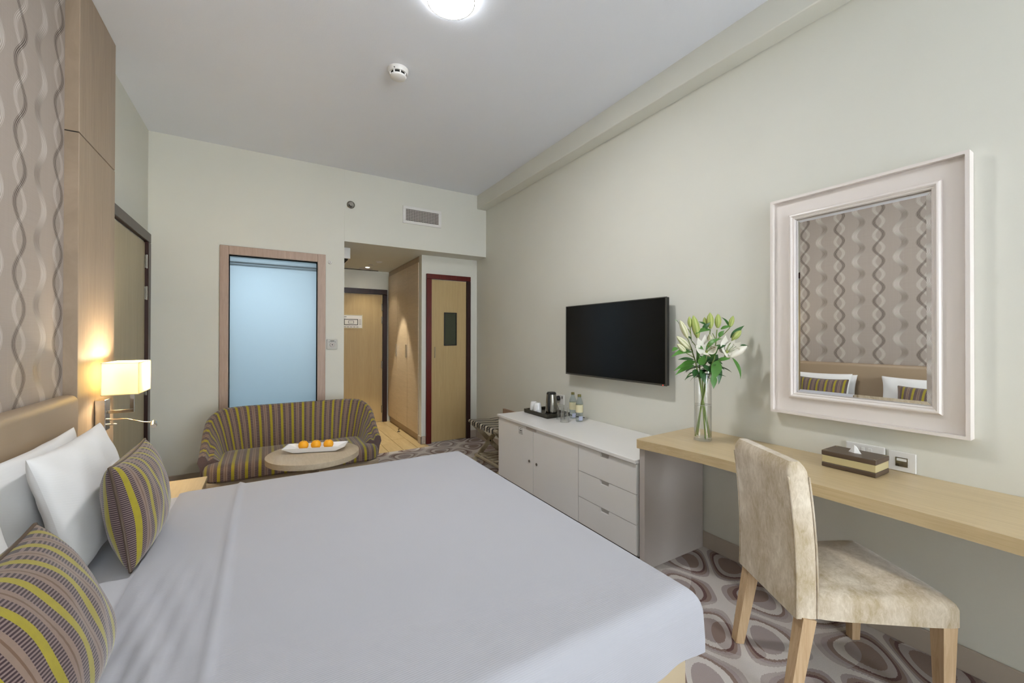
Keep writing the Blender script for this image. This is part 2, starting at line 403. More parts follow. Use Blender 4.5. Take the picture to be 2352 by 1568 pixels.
# bathroom seen through the frosted window
struct('wall_bathroom', join(box(L-.1, .56, 6.3, 6.4, 0, 2.5), box(L-.2, L-.1, B+T, 6.4, 0, 2.5), box(L-.1, .56, B+T, 6.3, -.1, 0), box(L-.1, .56, B+T, 6.3, 2.32, 2.42)), M['bathwall'])
bl = thing('bathroom_ceiling_lamp', 'cool white bathroom lamp glowing behind the frosted window', 'lamp', (-.1, 5.55, 2.30))
obj('diffuser', lathe([(.001, -.045), (.12, -.04), (.17, -.015), (.175, 0)], (-.1, 5.55, 2.30), 24), M['bathlamp'], bl, smooth=True)
obj('rim', lathe([(.176, -.02), (.19, -.02), (.19, .018), (.176, .018)], (-.1, 5.55, 2.30), 24), M['chrome'], bl)
rl = thing('shower_rail', 'pair of thin dark rails behind the frosted glass', 'rail', (.06, 4.745, 2.0))
for z in (2.030, 2.053): obj('bar', tube([(-.31, 4.745, z), (.435, 4.745, z)], .008, 8), M['gap'], rl)
# bathroom window
w1 = bpy.data.objects.new('window_1', None); COL.objects.link(w1); w1.location = (.06, B, wz0); w1['kind'] = 'structure'
w1['label'] = 'tall frosted window in a pinkish wood frame above the sofa'
fo = .07
for nm, m in (('frame', box(wx0-fo, wx0, B-.022, B+.10, wz0-fo, wz1+fo+.012, .003, 1)), ('frame', box(wx1, wx1+fo+.007, B-.022, B+.10, wz0-fo, wz1+fo+.012, .003, 1)),
              ('frame', box(wx0, wx1, B-.022, B+.10, wz1, wz1+fo+.012, .003, 1)), ('frame', box(wx0, wx1, B-.022, B+.10, wz0-fo, wz0, .003, 1))):
    obj(nm, m, M['pinkwood'], w1)
obj('pane', box(wx0, wx1, B+.045, B+.051, wz0, wz1), M['frost'], w1)
for a in ((wx0, wx0+.006, wz0, wz1), (wx1-.006, wx1, wz0, wz1), (wx0+.006, wx1-.006, wz1-.006, wz1)):
    obj('gasket', box(a[0], a[1], B+.030, B+.044, a[2], a[3]), M['darkgap'], w1)

# ------------------------------------------------------------------ doors
def hinge(parent, c, ax):
    x, y, z = c
    if ax == 'y': m = join(box(x-.004, x+.006, y-.018, y+.018, z-.055, z+.055, .001, 1), tube([(x+.006, y, z-.058), (x+.006, y, z+.058)], .007, 8))
    else: m = join(box(x-.018, x+.018, y-.006, y+.004, z-.055, z+.055, .001, 1), tube([(x, y-.006, z-.058), (x, y-.006, z+.058)], .007, 8))
    obj('hinge', m, M['steel'], parent)
d1 = bpy.data.objects.new('door_1', None); COL.objects.link(d1); d1.location = (L, 4.1, 0); d1['kind'] = 'structure'; d1['label'] = 'olive veneer door with a dark frame beside the bed panel'
obj('leaf', box(L+.001, L+.012, 3.57, 4.525, .005, 2.125, .002, 1), M['doorgrey'], d1)
obj('jamb', box(L+.001, L+.035, 4.53, 4.615, 0, 2.135, .003, 1), M['frame_dark'], d1); obj('jamb', box(L+.001, L+.035, 3.48, 3.565, 0, 2.135, .003, 1), M['frame_dark'], d1)
obj('head', box(L+.001, L+.035, 3.48, 4.615, 2.137, 2.215, .003, 1), M['frame_dark'], d1)
for z in (1.965, 1.70, .90, .30): hinge(d1, (L+.018, 4.527, z), 'y')
d2 = bpy.data.objects.new('door_2', None); COL.objects.link(d2); d2.location = (2.0, 4.95, 0); d2['kind'] = 'structure'; d2['label'] = 'tall tan veneer door in a mahogany frame with a small dark pane'
Y2 = 4.95
obj('leaf', box(1.768, 2.246, Y2-.012, Y2-.001, .008, 2.062, .002, 1), M['door'], d2)
obj('jamb', box(1.699, 1.765, Y2-.035, Y2-.001, 0, 2.065, .003, 1), M['frame_red'], d2); obj('jamb', box(2.249, 2.303, Y2-.035, Y2-.001, 0, 2.065, .003, 1), M['frame_dark'], d2)
obj('head', box(1.699, 2.303, Y2-.035, Y2-.001, 2.067, 2.128, .003, 1), M['frame_red'], d2)
vp = obj('pane_frame', join(box(1.935, 2.108, Y2-.024, Y2-.0125, 1.638, 1.650), box(1.935, 2.108, Y2-.024, Y2-.0125, 1.225, 1.237), box(1.935, 1.947, Y2-.024, Y2-.0125, 1.237, 1.638), box(2.096, 2.108, Y2-.024, Y2-.0125, 1.237, 1.638)), M['black'], d2)
obj('pane', box(1.9475, 2.0955, Y2-.018, Y2-.0125, 1.2375, 1.6375), M['dglass'], vp)
obj('handle', box(1.808, 1.818, Y2-.024, Y2-.0125, 1.07, 1.21, .003, 1), M['chrome'], d2)
d3 = bpy.data.objects.new('door_3', None); COL.objects.link(d3); d3.location = (1.1, 6.6, 0); d3['kind'] = 'structure'; d3['label'] = 'tan entrance door with black frame at the end of the vestibule'
Y3 = 6.6
obj('leaf', box(.735, 1.552, Y3-.014, Y3-.001, .006, 1.998, .002, 1), M['door'], d3)
obj('jamb', box(1.556, 1.622, Y3-.045, Y3-.001, 0, 2.000, .003, 1), M['frame_dark'], d3); obj('jamb', box(.702, .733, Y3-.045, Y3-.001, 0, 2.000, .003, 1), M['frame_dark'], d3)
obj('head', box(.702, 1.622, Y3-.045, Y3-.001, 2.002, 2.078, .003, 1), M['frame_dark'], d3)
for z in (1.80, 1.60, .90, .20): hinge(d3, (1.555, Y3-.018, z), 'x')
# fire plan on the entrance door
fp = thing('evacuation_plan', 'framed evacuation plan on the tan entrance door', 'sign', (1.10, Y3-.016, 1.46))
ya, yb = Y3-.024, Y3-.015
obj('frame', join(box(.955, 1.255, ya, yb, 1.462, 1.472), box(.955, 1.255, ya, yb, 1.664, 1.674), box(.955, .965, ya, yb, 1.472, 1.664), box(1.245, 1.255, ya, yb, 1.472, 1.664)), M['cream_leather'], fp)
obj('sheet', box(.9655, 1.2445, ya+.003, yb, 1.4725, 1.6635), M['paper'], fp)
pk = []
def rect(x0, x1, z0, z1, w): return [box(x0, x1, ya+.001, ya+.0028, z0, z0+w), box(x0, x1, ya+.001, ya+.0028, z1-w, z1), box(x0, x0+w, ya+.001, ya+.0028, z0+w, z1-w), box(x1-w, x1, ya+.001, ya+.0028, z0+w, z1-w)]
pk += rect(.985, 1.185, 1.515, 1.605, .009) + rect(1.045, 1.125, 1.54, 1.58, .005)
for i in range(5): pk.append(box(.98+i*.045, 1.01+i*.045, ya+.001, ya+.0028, 1.484, 1.490))
for i in range(4): pk.append(box(1.198, 1.232, ya+.001, ya+.0028, 1.525+i*.022, 1.530+i*.022))
pk.append(box(.975, 1.02, ya+.001, ya+.0028, 1.635, 1.642)); pk.append(box(.975, 1.0, ya+.001, ya+.0028, 1.612, 1.617))
obj('floor_plan_print', join(*pk), M['ink'], fp)

# ------------------------------------------------------------------ wardrobe
wd = thing('wardrobe', 'tall built-in wardrobe of tan veneer along the vestibule', 'wardrobe', (1.9, 5.8, 0))
obj('carcass', box(1.655, 2.25, 5.056, 6.54, .10, 2.355), M['wardrobe'], wd); obj('plinth', box(1.668, 2.24, 5.06, 6.54, 0, .099), M['panel'], wd)
obj('top_filler', box(1.640, 1.654, 5.056, 6.54, 2.285, 2.355), M['panel'], wd)
for i, (a, b_) in enumerate(((5.058, 5.52), (5.524, 6.03), (6.034, 6.54))):
    dr = obj('door', box(1.635, 1.654, a+.002, b_-.002, .102, 2.282, .001, 1), M['wardrobe'], wd)
    if i: 
        yh = a + (.035 if i == 1 else .03)
        obj('handle', box(1.620, 1.6345, yh-.012, yh+.012, 1.05, 1.23, .003, 1), M['chrome'], dr)

# ------------------------------------------------------------------ timber wall panel, headboard
wp = thing('wall_panel', 'tall taupe veneer panel carrying the wall lamp beside the wallpaper', 'wall panel', (-.85, 3.13, 0))
obj('lower_board', box(L+.001, PX, 2.858, 3.415, 0, 2.352, .002, 1), M['panel'], wp); obj('upper_board', box(L+.001, PX, 2.858, 3.415, 2.357, H-.001, .002, 1), M['panel'], wp)
obj('joint', box(L+.001, PX-.006, 2.862, 3.41, 2.352, 2.357), M['darkgap'], wp)
hb = tag(obj('headboard', box(WP+.001, -.785, .56, 2.80, .10, 1.055, .035, 5), M['leather'], smooth=True, origin=(-.82, 1.7, .1)), 'padded tan leather headboard against the wave wallpaper', 'headboard')

# ------------------------------------------------------------------ bed
bed = thing('bed', 'wide bed made up with a smooth white cover', 'bed', (.2, 1.77, 0))
obj('base', box(-.78, 1.165, .845, 2.70, .03, .325, .012, 2), M['basefab'], bed, smooth=True)
obj('mattress', box(-.78, 1.185, .835, 2.71, .326, BEDZ-.012, .06, 5), M['sheet'], bed, smooth=True)
def cover(x_start, x_end, y0, y1, top, drop, nx, ny, ridge):
    r = .055
    def fold(d):      # distance past edge-r  -> (outward, down)
        if d <= 0: return d, 0.0
        q = r*PI/2
        if d < q: return r*math.sin(d/r), r*(1-math.cos(d/r))
        return r, r + (d-q)
    xe, ye0, ye1 = x_end-r, y0+r, y1-r
    tot_x = (xe-x_start) + r*PI/2 + (drop-r); tot_y = (ye1-ye0) + 2*(r*PI/2 + (drop-r))
    V = []
    for j in range(ny):
        b = -(r*PI/2+drop-r) + tot_y*j/(ny-1)
        for i in range(nx):
            a = x_start + tot_x*i/(nx-1)
            ox, dx = fold(a-xe); x = xe+ox
            if b < (ye1-ye0)/2: oy, dy = fold(-b); y = ye0-oy
            else: oy, dy = fold(b-(ye1-ye0)); y = ye1+oy
            d = min((dx**3+dy**3)**(1/3), drop)
            z = top-d
            if d < .01:
                mask = 1 if x < ridge else 0
                z += .010*math.exp(-((x-ridge-.006*math.sin(y*5))/.010)**2) + mask*.004
                if x < ridge:
                    e = min(1, (ridge-x)/.10)*max(0, min(1, (1.9-y)/.6))
                    z += .0055*e*math.sin((x+.22*y)*2*PI/.10+math.sin(y*4)) + .003*e*math.sin((x-.1*y)*2*PI/.047)
                if x < x_start+.03: z -= .004*(1-(x-x_start)/.03)
                z += .0015*math.sin(x*7+y*5)
            else:
                w = min(1, max(0, (d-.03)/.12)); out = .006*w*math.sin((a if dy > dx else b)*2*PI/.23)
                if dx > dy: x += out+.006*w
                else: y += (out+.006*w)*(-1 if y < 1.7 else 1)
            V.append((x, y, z))
    F = [[j*nx+i, j*nx+i+1, (j+1)*nx+i+1, (j+1)*nx+i] for j in range(ny-1) for i in range(nx-1)]
    return V, F
obj('bed_cover', cover(-.385, 1.20, .815, 2.728, BEDZ, .195, 150, 130, -.125), M['cover'], bed, smooth='all')

def pillow_mesh(w, h, t, n=26, pinch=.07, wr=.006, seed=0):
    rnd = random.Random(seed); ph = [rnd.uniform(0, 6.28) for _ in range(6)]
    V, F, UV = [], [], []
    def side(s):
        o = len(V)
        for j in range(n):
            for i in range(n):
                u, v = -1+2*i/(n-1), -1+2*j/(n-1); uu, vv = math.sin(u*PI/2), math.sin(v*PI/2)
                x = w/2*uu*(1-pinch*(1-vv*vv)*abs(uu)**2); y = h/2*vv*(1-pinch*(1-uu*uu)*abs(vv)**2)
                q = max(0, (1-uu*uu))**.42*max(0, (1-vv*vv))**.42
                z = t/2*q + wr*q*(math.sin(9*uu+5*vv+ph[0])*.6+math.sin(6*vv-11*uu+ph[1])*.4)
                V.append((x, y, s*z)); UV.append((w/2*uu+.064, h/2*vv))
        for j in range(n-1):
            for i in range(n-1):
                F.append([o+j*n+i, o+j*n+i+1, o+(j+1)*n+i+1, o+(j+1)*n+i] if s > 0 else [o+j*n+i, o+(j+1)*n+i, o+(j+1)*n+i+1, o+j*n+i+1])
    side(1); side(-1); return V, F, UV
def lean_matrix(c, th, yaw=0, roll=0):
    R = Matrix.Rotation(yaw, 3, 'Z') @ Matrix(((0, -math.sin(th), math.cos(th)), (1, 0, 0), (0, math.cos(th), math.sin(th)))) @ Matrix.Rotation(roll, 3, 'Z')
    m = R.to_4x4(); m.translation = Vector(c); return m
def place_pillow(name, w, h, t, c, th, mat, label, cat, group, yaw=0, roll=0, seed=0, wr=.006, pinch=.07, piping=None):
    V, F, UV = pillow_mesh(w, h, t, 30, pinch, wr, seed)
    o = obj(name, (V, F), mat, uv=UV, smooth='all', local=True); o.matrix_world = lean_matrix(c, th, yaw, roll); tag(o, label, cat, group)
    if piping:
        loop = []
        for a in range(61):
            s = a/60*4; k_, f = int(s) % 4, s-int(s); g = math.sin((-1+2*f)*PI/2)
            uu, vv = ((g, -1), (1, g), (-g, 1), (-1, -g))[k_]
            loop.append((w/2*uu*(1-pinch*(1-vv*vv)*abs(uu)**2), h/2*vv*(1-pinch*(1-uu*uu)*abs(vv)**2), 0))
        pz = obj('piping', tube(loop, .005, 6, False), piping, local=True, smooth='all'); pz.parent = o
    return o
G1, G2 = 'white pillows against the headboard', 'striped scatter cushions on the bed'
place_pillow('pillow', .68, .41, .11, (-.725, 2.22, .727), .07, M['pillow'], 'white pillow against the headboard behind the pillow nearest the wall lamp', 'pillow', G1, seed=1, wr=.009)
place_pillow('pillow', .66, .435, .135, (-.600, 2.225, .733), .25, M['pillow'], 'white front pillow leaning behind the far striped cushion', 'pillow', G1, seed=2, wr=.010)
place_pillow('pillow', .68, .41, .11, (-.725, 1.34, .727), .07, M['pillow'], 'rear white pillow behind the near striped cushion', 'pillow', G1, seed=3, wr=.009)
place_pillow('pillow', .68, .435, .135, (-.600, 1.31, .733), .25, M['pillow'], 'front white pillow behind the near striped cushion', 'pillow', G1, seed=4, wr=.010)
place_pillow('scatter_cushion', .46, .365, .165, (-.425, 2.09, .714), .15, M['stripe_c'], 'yellow and brown striped cushion nearest the wall lamp', 'cushion', G2, seed=5, wr=.004, piping=M['brown_leather'])
place_pillow('scatter_cushion', .46, .375, .19, (-.425, 1.25, .694), .38, M['stripe_c'], 'yellow and brown striped cushion at the near edge of the bed', 'cushion', G2, seed=6, wr=.004, piping=M['brown_leather'])

# ------------------------------------------------------------------ nightstand
ns = thing('nightstand', 'low oak nightstand between the bed and the sofa', 'nightstand', (-.56, 2.99, 0))
obj('top', box(-.81, -.325, 2.765, 3.22, .425, .45, .002, 1), M['desk'], ns); obj('body', box(-.81, -.345, 2.78, 3.205, .10, .4245), M['panel'], ns)
dr = obj('drawer', box(-.3448, -.329, 2.785, 3.20, .27, .42, .002, 1), M['panel'], ns); obj('knob', lathe([(.006, 0), (.006, .012), (.012, .014), (.012, .022), (.001, .024)], (-.329, 2.99, .35), 12, 'x'), M['chrome'], dr)
for x in (-.78, -.375):
    for y in (2.80, 3.185): obj('leg', box(x-.015, x+.015, y-.015, y+.015, 0, .0995), M['panel'], ns)

# ------------------------------------------------------------------ wall lamp
wl = thing('wall_lamp', 'chrome wall lamp with cream box shade and flexible reading arm', 'lamp', (PX, 3.13, .81))
obj('back_plate', box(PX+.001, PX+.046, 3.085, 3.165, .812, .985, .003, 1), M['chrome'], wl)
sx0, sx1, sy0, sy1, sz0, sz1 = -.765, -.612, 3.0, 3.268, 1.018, 1.190
th = .002
sh = obj('lamp_shade', join(box(sx0, sx0+th, sy0, sy1, sz0, sz1), box(sx1-th, sx1, sy0, sy1, sz0, sz1), box(sx0+th, sx1-th, sy0, sy0+th, sz0, sz1), box(sx0+th, sx1-th, sy1-th, sy1, sz0, sz1)), M['shade'], wl)
for z in (sz0-.002, sz1-.001):
    rim = [box(sx0-.001, sx1+.001, sy0-.001, sy0+.002, z, z+.003), box(sx0-.001, sx1+.001, sy1-.002, sy1+.001, z, z+.003), box(sx0-.001, sx0+.002, sy0+.002, sy1-.002, z, z+.003), box(sx1-.002, sx1+.001, sy0+.002, sy1-.002, z, z+.003)]
    obj('shade_rim', join(*rim), M['cream_leather'], sh)
obj('arm', join(box(PX+.046, -.655, 3.115, 3.127, .903, .921, .001, 1), box(-.673, -.655, 3.115, 3.127, .921, 1.075, .001, 1)), M['chrome'], wl)
obj('bulb', lathe([(.001, 1.068), (.012, 1.07), (.014, 1.085), (.024, 1.11), (.026, 1.125), (.018, 1.145), (.001, 1.152)], (-.664, 3.121, 0), 14), emit('bulb_glow', (1, .82, .52, 1), 14), wl, smooth=True)
obj('reading_arm', tube([(PX+.046, 3.11, .872), (-.72, 3.10, .872), (-.68, 3.085, .872), (-.64, 3.06, .864), (-.60, 3.035, .855), (-.565, 3.02, .852)], [.006, .006, .0035, .003, .003, .003], 8), M['chrome'], wl, smooth=True)
obj('reading_head', tube([(-.553, 3.03, .853), (-.551, 3.022, .850), (-.546, 2.995, .838), (-.545, 2.985, .835)], [.006, .014, .0145, .012], 14), M['chrome'], wl, smooth=True)
obj('switch', tube([(PX+.046, 3.12, .842), (PX+.075, 3.12, .842), (PX+.085, 3.12, .842)], [.005, .005, .002], 8), M['chrome'], wl, smooth=True)
pl = bpy.data.lights.new('wall_lamp_bulb', 'POINT'); pl.energy = LAMP_SHADE; pl.color = (1, .84, .58); pl.shadow_soft_size = .028
po = bpy.data.objects.new('wall_lamp_bulb', pl); COL.objects.link(po); po.location = (-.664 - wl.location.x, 3.16 - wl.location.y, 1.13 - wl.location.z); po.parent = wl

# ------------------------------------------------------------------ sofa
sofa = thing('sofa', 'two-seat curved sofa in yellow and brown striped velvet', 'sofa', (.22, 3.92, 0))
CX = .215
def upath(a, yf, yb, rc, na=9, nc=12, nb=25):
    P = []
    for i in range(na): P.append((-a, yf+(yb-rc-yf)*i/na))
    for i in range(nc): t = PI-(PI/2)*i/nc; P.append((-a+rc+rc*math.cos(t), yb-rc+rc*math.sin(t)))
    for i in range(nb): P.append((-a+rc+(2*a-2*rc)*i/nb, yb))
    for i in range(nc): t = PI/2-(PI/2)*i/nc; P.append((a-rc+rc*math.cos(t), yb-rc+rc*math.sin(t)))
    for i in range(na+1): P.append((a, yb-rc+(yf-yb+rc)*i/na))
    return P
ref = upath(.585, 3.68, 4.20, .27); arc = [0]
for p, q in zip(ref, ref[1:]): arc.append(arc[-1]+math.hypot(p[0]-q[0], p[1]-q[1]))
mid = arc[-1]/2; ufac = round(arc[-1]/.0835)*.0835/arc[-1]
def hgt(s):
    d = abs(s-mid); e = max(0, min(1, (d-.50)/.56)); e = e*e*(3-2*e); return .735-.275*e
secs = [(.50, 3.70, 4.10, .20, lambda s: .34), (.515, 3.70, 4.115, .21, lambda s: .41), (.555, 3.69, 4.16, .24, lambda s: .41+(hgt(s)-.41)*.55), (.585, 3.685, 4.195, .26, lambda s: hgt(s)-.045),
        (.600, 3.68, 4.215, .27, lambda s: hgt(s)-.008), (.620, 3.675, 4.235, .28, lambda s: hgt(s)), (.640, 3.68, 4.255, .29, lambda s: hgt(s)-.012), (.648, 3.685, 4.262, .30, lambda s: hgt(s)-.05), (.635, 3.69, 4.25, .29, lambda s: .38), (.625, 3.70, 4.24, .28, lambda s: .292)]
V, UV = [], []
N = len(ref); vacc = 0
for k, (a, yf, yb, rc, fz) in enumerate(secs):
    for i, (x, y) in enumerate(upath(a, yf, yb, rc)):
        z = fz(arc[i]); V.append((CX+x, y, z)); UV.append((arc[i]*ufac+.030, z if k < 6 else 1.5-z))
F = [[k*N+i, k*N+i+1, (k+1)*N+i+1, (k+1)*N+i] for k in range(len(secs)-1) for i in range(N-1)]
F.append([k*N for k in range(len(secs))]); F.append([k*N+N-1 for k in range(len(secs))][::-1])
obj('backrest', (V, F), M['stripe'], sofa, uv=UV, smooth=True)
def seat_fn(n=48, m=10):
    out = []; hw, y0, y1, rc = .615, 3.555, 4.09, .13
    for i in range(n*2):
        pass
    pts = []
    for cx_, cy_, t0 in ((hw-rc, y0+rc, -PI/2), (hw-.05, y1-.05, 0), (-hw+.05, y1-.05, PI/2), (-hw+rc, y0+rc, PI)):
        r_ = rc if cy_ < 3.8 else .05
        for i in range(10): t = t0+PI/2*i/9; pts.append((cx_+r_*math.cos(t), cy_+r_*math.sin(t)))
    # fill long front edge
    rings = [(-.012, .292), (0, .306), (.0, .36), (-.010, .385), (-.03, .402), (-.08, .412), (-.2, .416)]
    V, UV, F = [], [], []
    n = len(pts); cx0, cy0 = 0, (y0+y1)/2
    for off, z in rings:
        for x, y in pts:
            sx = (hw+off)/hw; sy = ((y1-y0)/2+off)/((y1-y0)/2)
            X, Y = x*sx, cy0+(y-cy0)*sy
            V.append((CX+X, Y, z)); UV.append((X+.02, Y - (.41-z)))
    for k in range(len(rings)-1):
        for i in range(n): F.append([k*n+i, k*n+(i+1) % n, (k+1)*n+(i+1) % n, (k+1)*n+i])
    F.append([(len(rings)-1)*n+i for i in range(n)]); F.append(list(range(n))[::-1])
    return V, F, UV
V, F, UV = seat_fn(); obj('seat', (V, F), M['stripe'], sofa, uv=UV, smooth=True)
obj('rail', join(box(CX-.60, CX+.60, 3.575, 3.60, .232, .2915, .003, 1), box(CX-.60, CX-.57, 3.60, 4.2, .232, .2915), box(CX+.57, CX+.60, 3.60, 4.2, .232, .2915), box(CX-.60, CX+.60, 4.2, 4.23, .232, .2915)), M['table'], sofa)
for x in (-.565, .565):
    for y in (3.61, 4.17): obj('leg', quad_bar((CX+x, y, .2315), (CX+x*1.02, y, 0), .05, .03), M['table'], sofa)

# ------------------------------------------------------------------ coffee table, platter, oranges
TC = (.272, 3.08)
ct = thing('side_table', 'round greige table on one column in front of the sofa', 'table', (TC[0], TC[1], 0))
obj('tabletop', lathe([(.001, .512), (.280, .512), (.287, .514), (.287, .548), (.284, .550), (.001, .550)], (TC[0], TC[1], 0), 56), M['table'], ct, smooth=True)
obj('column', lathe([(.032, .02), (.032, .512)], (TC[0], TC[1], 0), 24), M['table'], ct, smooth=True)
obj('foot', lathe([(.20, 0), (.20, .012), (.05, .022), (.04, .022)], (TC[0], TC[1], 0), 40), M['steel'], ct, smooth=True)
pcx, pcy, prot = .29, 3.115, math.radians(-18)
PR = Matrix.Translation((pcx, pcy, 0)) @ Matrix.Rotation(prot, 4, 'Z') @ Matrix.Translation((-pcx, -pcy, 0))
def platter():
    V, F = [], []; secs_ = [(.10, .045, .551), (.135, .055, .556), (.195, .072, .585), (.197, .074, .588), (.19, .068, .588), (.13, .050, .560), (.09, .04, .557)]
    for a, b_, z in secs_:
        for x, y in ((-a, -b_), (a, -b_), (a, b_), (-a, b_)): V.append((pcx+x, pcy+y, z))
    for k_ in range(len(secs_)-1):
        for i in range(4): F.append([k_*4+i, k_*4+(i+1) % 4, (k_+1)*4+(i+1) % 4, (k_+1)*4+i])
    F.append([3, 2, 1, 0]); e = (len(secs_)-1)*4; F.append([e, e+1, e+2, e+3]); return V, F
tag(obj('platter', xf(platter(), PR), M['china'], origin=(pcx, pcy, .551)), 'long white china platter with flared ends on the round table', 'platter')
for i, (dx, lab) in enumerate(((-.082, 'leftmost orange on the white platter'), (-.002, 'middle orange of three on the white platter'), (.078, 'orange at the end of the platter nearest the vestibule'))):
    c = tuple(PR @ Vector((pcx+dx, pcy+.002, .5905)))
    prof = [(.0008, -.032), (.012, -.0305), (.024, -.022), (.0315, -.008), (.0328, .004), (.029, .016), (.020, .0265), (.010, .0305), (.003, .0295), (.0008, .0285)]
    o = obj('orange', lathe(prof, c, 22), M['orange'], origin=(c[0], c[1], c[2]-.032), smooth='all'); tag(o, lab, 'orange', 'oranges on the platter')
    obj('stem_end', lathe([(.003, .0292), (.003, .031), (.0008, .0315)], c, 8), M['stem'], o)

# ------------------------------------------------------------------ low cabinet, desk
CXF, CY0, CY1, CZ = 1.835, 1.662, 3.31, .625
cb = thing('low_cabinet', 'white lacquered low cabinet with two doors and three drawers', 'cabinet', (2.1, 2.48, 0))
obj('top', box(CXF-.012, W-.002, CY0, CY1+.006, CZ-.022, CZ, .002, 1), M['lacquer'], cb)
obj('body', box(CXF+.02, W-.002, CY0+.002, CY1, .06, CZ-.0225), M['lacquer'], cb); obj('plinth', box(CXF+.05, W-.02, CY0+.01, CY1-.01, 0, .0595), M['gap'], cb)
obj('recess_shade_strip', box(CXF+.012, CXF+.0198, CY0+.004, CY1-.004, .062, CZ-.0225), M['recess'], cb)  # darker backing, paints the shade inside the finger cut-outs
def front(y0, y1, z0, z1, cut):
    """front panel with a rectangular finger cut-out in its top edge (yz outline extruded in x)"""
    ym = cut; h_ = .026; w_ = .042
    P = [(y0, z0), (y1, z0), (y1, z1)]
    if cut is not None: P += [(ym+w_, z1), (ym+w_-.008, z1-h_), (ym-w_+.008, z1-h_), (ym-w_, z1)]
    P.append((y0, z1)); n = len(P)
    V = [(CXF, y, z) for y, z in P]+[(CXF+.0118, y, z) for y, z in P]
    Fc = [[i, (i+1) % n, n+(i+1) % n, n+i] for i in range(n)]
    if cut is None: Fc += [[0, 1, 2, 3], [4, 5, 6, 7]]
    else:
        # split the concave polygon in quads
        for o in (0, n):
            Fc += [[o+0, o+1, o+2, o+3], [o+0, o+3, o+4, o+5], [o+0, o+5, o+6, o+7]] if False else [[o+1, o+2, o+3, o+4], [o+0, o+1, o+4, o+5], [o+0, o+5, o+6, o+7]]
    return V, Fc
zt = CZ-.026
dA = obj('door', front(2.735+.002, CY1-.003, .07, zt, None), M['lacquer'], cb); dB = obj('door', front(2.178+.002, 2.735-.002, .07, zt, None), M['lacquer'], cb)
for d_, y in ((dA, 2.79), (dB, 2.685)): obj('lock', lathe([(.011, 0), (.011, -.004), (.007, -.005), (.001, -.005)], (CXF, y, .325), 16, 'x'), M['steel'], d_, smooth=True)
obj('finger_pull', box(CXF-.003, CXF+.001, 2.69, 2.835, zt-.022, zt-.001, .004, 2), M['lacquer_side'], dA)
st = obj('sticker', join(box(CXF-.001, CXF, 2.892, 2.952, .520, .578)), M['paper'], dA)
pr_ = [box(CXF-.0018, CXF-.001, 2.894, 2.950, .521, .523), box(CXF-.0018, CXF-.001, 2.894, 2.950, .575, .577), box(CXF-.0018, CXF-.001, 2.894, 2.896, .523, .575), box(CXF-.0018, CXF-.001, 2.948, 2.950, .523, .575)]
for zz, a, b_ in ((.562, 2.91, 2.935), (.549, 2.902, 2.942), (.543, 2.905, 2.938), (.531, 2.902, 2.944)): pr_.append(box(CXF-.0018, CXF-.001, a, b_, zz, zz+.004))
obj('print', join(*pr_), M['ink'], st)
hz = (zt-.07)/3
for i in range(3):
    obj('drawer', front(CY0+.004, 2.178-.002, .07+i*hz+.002, .07+(i+1)*hz-.002, 1.925), M['lacquer'], cb)
dk = thing('desk', 'long wall-mounted oak desk top over a grey end panel', 'desk', (2.15, .4, 0))
DZ = .745
def desk_outline():
    P = [(W-.002, 1.70), (1.842, 1.668), (1.830, 1.655)]
    for t in range(1, 15):
        y = 1.655+(-1.25-1.655)*t/14; P.append((1.845+.055*min(1, (1.655-y)/.5)-.05*max(0, (.45-y)/1.7)**1.3, y))
    P += [(W-.002, -1.25)]; return P
obj('desk_top', extrude_outline(desk_outline(), DZ-.048, DZ), M['desk'], dk)
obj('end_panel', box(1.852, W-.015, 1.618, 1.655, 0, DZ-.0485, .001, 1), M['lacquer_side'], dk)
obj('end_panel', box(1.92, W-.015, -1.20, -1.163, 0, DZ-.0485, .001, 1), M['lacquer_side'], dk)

# ------------------------------------------------------------------ television
tv = thing('television', 'large black flat television mounted above the white cabinet', 'television', (2.36, 2.39, 1.0))
ty0, ty1, tz0, tz1, tx = 1.841, 2.934, 1.003, 1.613, 2.325
obj('housing', box(tx+.003, tx+.03, ty0+.002, ty1-.002, tz0+.002, tz1-.002, .003, 1), M['black'], tv)
obj('bezel', join(box(tx-.002, tx+.003, ty0, ty0+.012, tz0, tz1), box(tx-.002, tx+.003, ty1-.008, ty1, tz0, tz1), box(tx-.002, tx+.003, ty0+.012, ty1-.008, tz0, tz0+.012), box(tx-.002, tx+.003, ty0+.012, ty1-.008, tz1-.006, tz1)), M['bezel'], tv)
obj('screen', box(tx, tx+.0029, ty0+.0122, ty1-.0082, tz0+.0122, tz1-.0062), M['screen'], tv)
obj('bracket', box(tx+.03, W-.001, 2.2, 2.6, 1.15, 1.45), M['black'], tv)
obj('standby_light', lathe([(.003, -.0024), (.003, -.002)], (tx, ty0+.03, tz0+.005), 8, 'x'), M['reddot'], tv)

